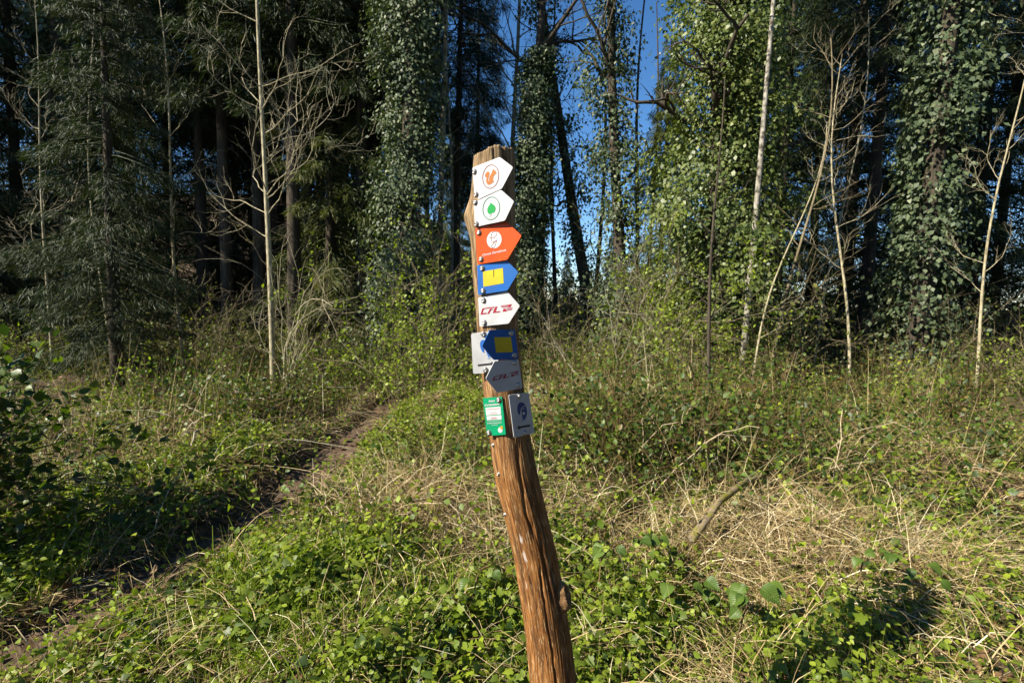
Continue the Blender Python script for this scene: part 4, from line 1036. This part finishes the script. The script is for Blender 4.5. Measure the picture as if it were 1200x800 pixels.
def plate(name, pl_, pts, mat, label, thick=0.0022, r=1.6):
    pts = round_poly(pts, r)
    A = [pl_.hit(*p) for p in pts]; c = sum(A, Vector()) / len(A)
    front = [v - c for v in A]; back = [v - c - pl_.n * thick for v in A]
    me = bpy.data.meshes.new(name); n = len(A)
    me.from_pydata([v[:] for v in front + back], [], [list(range(n)), list(range(2 * n - 1, n - 1, -1))] + [[i, i + n, (i + 1) % n + n, (i + 1) % n] for i in range(n)])
    me.materials.append(mat); me.update()
    o = link(name, me, ROOT, c - OFF); tag(o, label)
    o['_c'] = c[:]
    return o

def printed(name, parent, pl_, polys, mat, lift=0.0005):
    c = Vector(parent['_c']); vs, fs = [], []
    for P in polys:
        s = len(vs); vs += [(pl_.hit(*p, lift) - c)[:] for p in P]; fs.append(list(range(s, s + len(P))))
    me = bpy.data.meshes.new(name); me.from_pydata(vs, [], fs); me.materials.append(mat); me.update()
    return link(name, me, parent)

def screws(parent, pl_, pts):
    c = Vector(parent['_c'])
    for p in pts:
        o = link('screw', SCREW, parent, pl_.hit(*p, 0.0004) - c)
        o.rotation_euler = (pl_.n + Vector(rng.normal(size=3) * 0.06)).to_track_quat('Z', 'Y').to_euler()

def ell(cx_, cy_, rx, ry, rot=0.0, n=40):
    ca, sa = math.cos(R(rot)), math.sin(R(rot))
    return [(cx_ + rx * math.cos(t) * ca - ry * math.sin(t) * sa, cy_ + rx * math.cos(t) * sa + ry * math.sin(t) * ca) for t in np.linspace(0, 2 * np.pi, n, endpoint=False)]
def ring(cx_, cy_, rx, ry, w, rot=0.0, n=48):
    a_, b_ = ell(cx_, cy_, rx, ry, rot, n), ell(cx_, cy_, rx - w, ry - w, rot, n)
    return [[a_[i], a_[(i + 1) % n], b_[(i + 1) % n], b_[i]] for i in range(n)]
def stroke(pts, w):
    out = []
    for p, q in zip(pts[:-1], pts[1:]):
        d = (Vector(q) - Vector(p)).normalized() * w / 2; nrm = Vector((-d.y, d.x))
        out.append([tuple(Vector(p) + nrm), tuple(Vector(q) + nrm), tuple(Vector(q) - nrm), tuple(Vector(p) - nrm)])
    return out
def sc(pts, ox, oy, k): return [(ox + x / k, oy + y / k) for x, y in pts]

def lettering(text, parent, pl_, origin, ux, uy, mat, bold=0.0):
    """text set along pixel vectors: ux = advance of one em, uy = one em up"""
    cu = bpy.data.curves.new('lettering', 'FONT'); cu.body = text; cu.resolution_u = 3; cu.offset = bold
    tmp = bpy.data.objects.new('lettering', cu); COL.objects.link(tmp)
    dg = bpy.context.evaluated_depsgraph_get()
    me = bpy.data.meshes.new_from_object(tmp.evaluated_get(dg)); bpy.data.objects.remove(tmp); bpy.data.curves.remove(cu)
    c = Vector(parent['_c'])
    for v in me.vertices:
        x, y = v.co.x, v.co.y
        v.co = pl_.hit(origin[0] + ux[0] * x + uy[0] * y, origin[1] + ux[1] * x + uy[1] * y, 0.0006) - c
    me.materials.clear(); me.materials.append(mat); me.name = 'lettering'
    return link('lettering', me, parent)

W_ = plain('sign_white', (0.42, 0.425, 0.43), 0.45, 0, (420, (0.16, 0.15, 0.13), 0.64))
OR = plain('sign_orange', (0.47, 0.056, 0.001), 0.45, 0, (330, (0.5, 0.25, 0.14), 0.66), 0.2)
BL = plain('sign_blue', (0.0, 0.085, 0.33), 0.42, 0, (330, (0.35, 0.5, 0.65), 0.70))
YE = plain('print_yellow', (0.46, 0.37, 0.005), 0.4, 0, (330, (0.6, 0.5, 0.1), 0.68))
GR = plain('sign_green', (0.0, 0.25, 0.105), 0.35, 0, (330, (0.2, 0.5, 0.35), 0.72))
SQ = plain('print_orange', (0.30, 0.095, 0.006), 0.45)
BR = plain('print_brown', (0.13, 0.025, 0.012), 0.5)
LG = plain('print_green', (0.0, 0.21, 0.03), 0.45)
DG = plain('print_dark_green', (0.0, 0.09, 0.035), 0.5)
CR = plain('print_crimson', (0.24, 0.0, 0.015), 0.45)
PK = plain('print_pink', (0.30, 0.09, 0.11), 0.45)
BSH = plain('print_blue_shaded', (0.015, 0.045, 0.15), 0.45)  # logo blue with shade put into the colour, for the shaded plate
BSU = plain('print_blue_sunlit', (0.02, 0.10, 0.36), 0.45)  # the same logo blue in its lighter sunlit tone
GB = plain('print_grey_blue', (0.22, 0.28, 0.36), 0.45)
BK = plain('print_black', (0.015, 0.015, 0.015), 0.5)
PW = plain('print_white', (0.46, 0.46, 0.46), 0.45)
PY2 = plain('print_amber', (0.48, 0.22, 0.015), 0.45)

# 1 squirrel sign
q = Plane(212, R(-40))
s1 = plate('arrow_sign', q, [(553.5, 196.5), (585.5, 184), (601.2, 196), (588, 221), (556.5, 235.5)], W_, 'white arrow sign with an orange squirrel in a brown ring')
printed('ring', s1, q, ring(575, 207, 9.7, 14.2, 0.85, 8), BR)
printed('squirrel', s1, q, [sc([(345, 262), (362, 272), (385, 280), (412, 300), (420, 330), (438, 350), (432, 375), (405, 380), (380, 420), (360, 460), (358, 510), (362, 540), (380, 560), (370, 578), (345, 580), (315, 608), (285, 625), (250, 632), (215, 612), (197, 570), (193, 510), (203, 455), (180, 458), (165, 425), (172, 380), (198, 340), (232, 318), (262, 328), (276, 362), (270, 400), (252, 440), (244, 480), (243, 530), (252, 560), (262, 540), (262, 480), (272, 430), (295, 400), (322, 350), (340, 310)], 560, 185, 20)], SQ)
screws(s1, q, [(556.3, 201.5), (558.3, 228.2)])
# 2 leaf sign
q = Plane(245, R(-40), 0.0045)
s2 = plate('arrow_sign', q, [(555, 237.3), (587, 222.4), (602.3, 236), (591.5, 258.5), (556.5, 266)], W_, 'white arrow sign with a green leaf in a green ring')
printed('ring', s2, q, ring(575.7, 244.2, 10.2, 13.8, 0.85, 8), DG)
printed('leaf_emblem', s2, q, [sc([(395, 155), (415, 165), (440, 185), (452, 210), (447, 240), (432, 262), (412, 262), (405, 270), (385, 275), (368, 260), (364, 225), (375, 195), (393, 172)], 530, 220, 8.89), *stroke(sc([(408, 270), (402, 290), (394, 302)], 530, 220, 8.89), 0.35)], LG)
screws(s2, q, [(557.3, 237.4), (558.6, 262.8)])
# 3 orange sign
q = Plane(285, R(-33), 0.003)
s3 = plate('arrow_sign', q, [(557, 267.7), (593.5, 259.7), (611.3, 276), (594.5, 304.3), (559.3, 310)], OR, 'orange arrow sign with a white disc and white lettering')
printed('disc', s3, q, [ell(579.1, 281, 8.6, 10.1, 10)], PW)
k = lambda pts: sc(pts, 555, 260, 16)
printed('monogram', s3, q, stroke(k([(285, 285), (325, 305), (380, 300), (425, 250), (440, 200), (415, 180), (360, 185), (335, 230), (325, 300), (335, 360), (365, 385), (410, 360), (440, 335)]), 0.6) + stroke(k([(425, 345), (370, 400), (335, 450), (345, 488), (385, 480), (410, 430), (430, 340)]), 0.6), BR, 0.0009)
lettering('Circuit Gertzhoux', s3, q, (564.9, 300.4), (3.75, -0.86), (0.55, -4.2), PW, 0.01)
screws(s3, q, [(561.6, 272.8), (564, 303.8)])
# 4 blue sign with yellow field
q = Plane(325, R(-28), 0.004)
s4 = plate('arrow_sign', q, [(559, 311), (593, 304.5), (607.4, 319), (594.5, 340.3), (560.3, 345.6)], BL, 'bright blue arrow sign with a yellow field pointing right')
printed('yellow_field', s4, q, [[(565.8, 318), (589.3, 314), (590.2, 331.8), (566.4, 336)]], YE)
printed('mark', s4, q, stroke([(578.4, 316), (578.6, 324.5)], 0.8), BK, 0.0009)
screws(s4, q, [(565.3, 314.6), (566.2, 340.8)])
# 5 white railway sign
CFL = {'red': [[(270, 290), (350, 280), (343, 300), (305, 304), (272, 388), (362, 378), (354, 406), (230, 420)],
               [(352, 274), (522, 252), (513, 276), (345, 296)], [(425, 300), (470, 294), (412, 400), (372, 406)], [(450, 304), (500, 299), (492, 318), (440, 324)],
               [(537, 256), (587, 246), (548, 356), (647, 345), (632, 372), (485, 387)], [(785, 216), (888, 200), (852, 264), (822, 268)], [(712, 296), (745, 290), (792, 350), (690, 358)]],
       'pink': [[(668, 226), (786, 214), (792, 224), (655, 240)], [(648, 246), (796, 230), (802, 242), (650, 258)], [(660, 264), (806, 248), (816, 264), (690, 278)],
                [(760, 290), (905, 268), (896, 278), (764, 300)], [(770, 306), (896, 284), (892, 300), (778, 316)], [(782, 322), (890, 306), (880, 322), (792, 336)]]}
q = Plane(364, R(-28), 0.003)
s5 = plate('arrow_sign', q, [(560.2, 348.6), (594.5, 341.6), (609.2, 358.3), (596, 379), (562, 382.6)], W_, 'white arrow sign with sunlit crimson railway lettering pointing right')
f = lambda pts: sc(pts, 550, 345, 17.78)
printed('lettering', s5, q, [f(p) for p in CFL['red']], CR)
printed('stripes', s5, q, [f(p) for p in CFL['pink']], PK)
screws(s5, q, [(566.8, 352), (567.6, 378)])
# 6 white logo plate behind the left-pointing signs
def logo(par, pl_, map_, dark, ringm):
    printed('logo', par, pl_, [map_(p) for p in [[(148, 300), (160, 250), (185, 220), (215, 212), (250, 228), (275, 258), (225, 290), (205, 320), (198, 370), (188, 415), (165, 400), (150, 350)],
        [(216, 330), (232, 300), (278, 268), (298, 330), (302, 390), (290, 440), (268, 480), (235, 490), (228, 450), (218, 400)]]], dark)
    printed('logo_ring', par, pl_, [map_(p) for p in [[(228, 492), (268, 482), (292, 445), (285, 480), (262, 510), (230, 522), (212, 515)]]], ringm)
    printed('logo_dot', par, pl_, [map_(ell(250, 388, 20, 24)), map_([(232, 318), (262, 308), (262, 318), (234, 328)])], PW, 0.0009)
q = Plane(412, R(-14), 0.003)
s6 = plate('logo_sign', q, [(552, 390.5), (582, 387), (584.5, 435.5), (554.5, 438)], W_, 'sunlit white plate with a blue round logo, half hidden by the left-pointing signs', r=2.2)
logo(s6, q, lambda pts: [(561 + (x - 148) / 13.0 + (y - 212) / 60, 398.5 + (y - 212) / 13.4 - (x - 148) / 130) for x, y in pts], BSU, GB)
printed('arrow_mark', s6, q, stroke([(560, 428), (577.5, 426)], 2.2) + [[(575.5, 423.5), (580, 425.8), (576, 428.6)]], BK)
screws(s6, q, [(566.6, 391.5), (569, 433.5)])
# 7 blue sign pointing left
q = Plane(404, R(33), 0.004)
s7 = plate('arrow_sign', q, [(574.3, 386.4), (603.5, 386.2), (607.5, 420.3), (578.7, 421.7), (565, 405.3)], BL, 'dark blue arrow sign with a yellow field pointing left, in shade')
printed('yellow_field', s7, q, [[(579, 395), (598.8, 394.8), (601, 412.5), (581.2, 413)]], YE)
screws(s7, q, [(599, 390), (602.8, 416)])
# 8 railway sign pointing left
q = Plane(441, R(33), 0.003)
s8 = plate('arrow_sign', q, [(579.5, 423.2), (607.7, 421.2), (612.3, 454.6), (582.6, 460), (569.3, 443.5)], W_, 'white arrow sign with railway lettering pointing left, in shade')
def f8(pts): return [(577.2 + (x - 232) * 0.04675 - (y - 418) * 0.0005, 446 - (x - 232) * 0.0052 + (y - 418) * 0.0385) for x, y in pts]
printed('lettering', s8, q, [f8(p) for p in CFL['red']], CR)
printed('stripes', s8, q, [f8(p) for p in CFL['pink']], PK)
screws(s8, q, [(603.3, 425), (607.2, 451.2)])
# 9 green information plate
q = Plane(488, R(-24), 0.003)
s9 = plate('information_plate', q, [(565.8, 466.4), (588, 464.5), (592.8, 509), (570.6, 510.5)], GR, 'small green information plate with white text panels', r=1.2)
lettering('Point', s9, q, (572.6, 471.2), (3.3, -0.35), (0.35, -3.6), PW, 0.03)
lettering("d'orientation", s9, q, (567.7, 475.8), (3.35, -0.32), (0.35, -3.5), PW, 0.03)
g = lambda pts: sc(pts, 562, 462, 15.38)
printed('text_panel', s9, q, [g([(105, 238), (375, 217), (386, 355), (120, 378)]), g([(124, 390), (392, 370), (398, 445), (133, 462)])], PW)
lines = stroke(g([(125, 272), (360, 252)]), 0.55)
def dashes(x0, y0, x1, y1, n, w):
    o = []
    for i in range(n):
        a0, a1 = i / n, (i + 0.72) / n
        o += stroke(g([(x0 + (x1 - x0) * a0, y0 + (y1 - y0) * a0), (x0 + (x1 - x0) * a1, y0 + (y1 - y0) * a1)]), w)
    return o
printed('small_print', s9, q, dashes(125, 272, 360, 250, 11, 0.6) + dashes(185, 348, 315, 336, 6, 0.6) + dashes(210, 432, 312, 424, 4, 1.1), CR, 0.0009)
printed('small_print', s9, q, dashes(200, 316, 300, 300, 5, 0.5) + dashes(190, 402, 320, 390, 7, 0.3), GB, 0.0009)
printed('small_print', s9, q, dashes(140, 486, 398, 466, 10, 0.55) + dashes(140, 522, 400, 506, 11, 0.75) + dashes(215, 552, 335, 542, 5, 0.55), PW, 0.0009)
printed('badge', s9, q, [ell(586.2, 503.6, 2.7, 3.2)], PW)
printed('badge_dot', s9, q, [ell(587.6, 500.8, 1.6, 2.0)], PY2, 0.0009)
screws(s9, q, [(584.5, 468.5), (573, 507)])
# 10 logo plate in shade
q = Plane(487, R(36), 0.003)
s10 = plate('logo_sign', q, [(596.2, 462.7), (619.8, 459.8), (626.5, 507), (602.5, 512.8)], W_, 'shaded white plate with a round blue logo darkened for shade and an arrow pointing left', r=1.6)
logo(s10, q, lambda pts: sc(pts, 595, 455, 13.33), BSH, GB)
printed('arrow_mark', s10, q, stroke(sc([(180, 607), (352, 576)], 595, 455, 13.33), 2.4) + [sc([(145, 618), (182, 572), (196, 648)], 595, 455, 13.33)], BK)
screws(s10, q, [(608.6, 464), (615.4, 507)])
for s in (s1, s2, s3, s4, s5, s6, s7, s8, s9, s10): del s['_c']
# loose screws left in the wood below the plates
for (a_, b_) in ((578, 517.5), (584.5, 549.5), (591.5, 598)):
    z = row_z(b_); p = at_depth(a_, b_, POST_Y); an = math.asin(max(-0.95, min(0.95, (p.x - pax(z)) / prad(z))))
    n_ = Vector((math.sin(an), -math.cos(an), 0))
    o = link('screw', SCREW, ROOT, Vector((float(pax(z)), POST_Y, z)) + n_ * (float(prad(z)) - 0.0005) - OFF)
    o.rotation_euler = n_.to_track_quat('Z', 'Y').to_euler(); o.scale = (0.75,) * 3
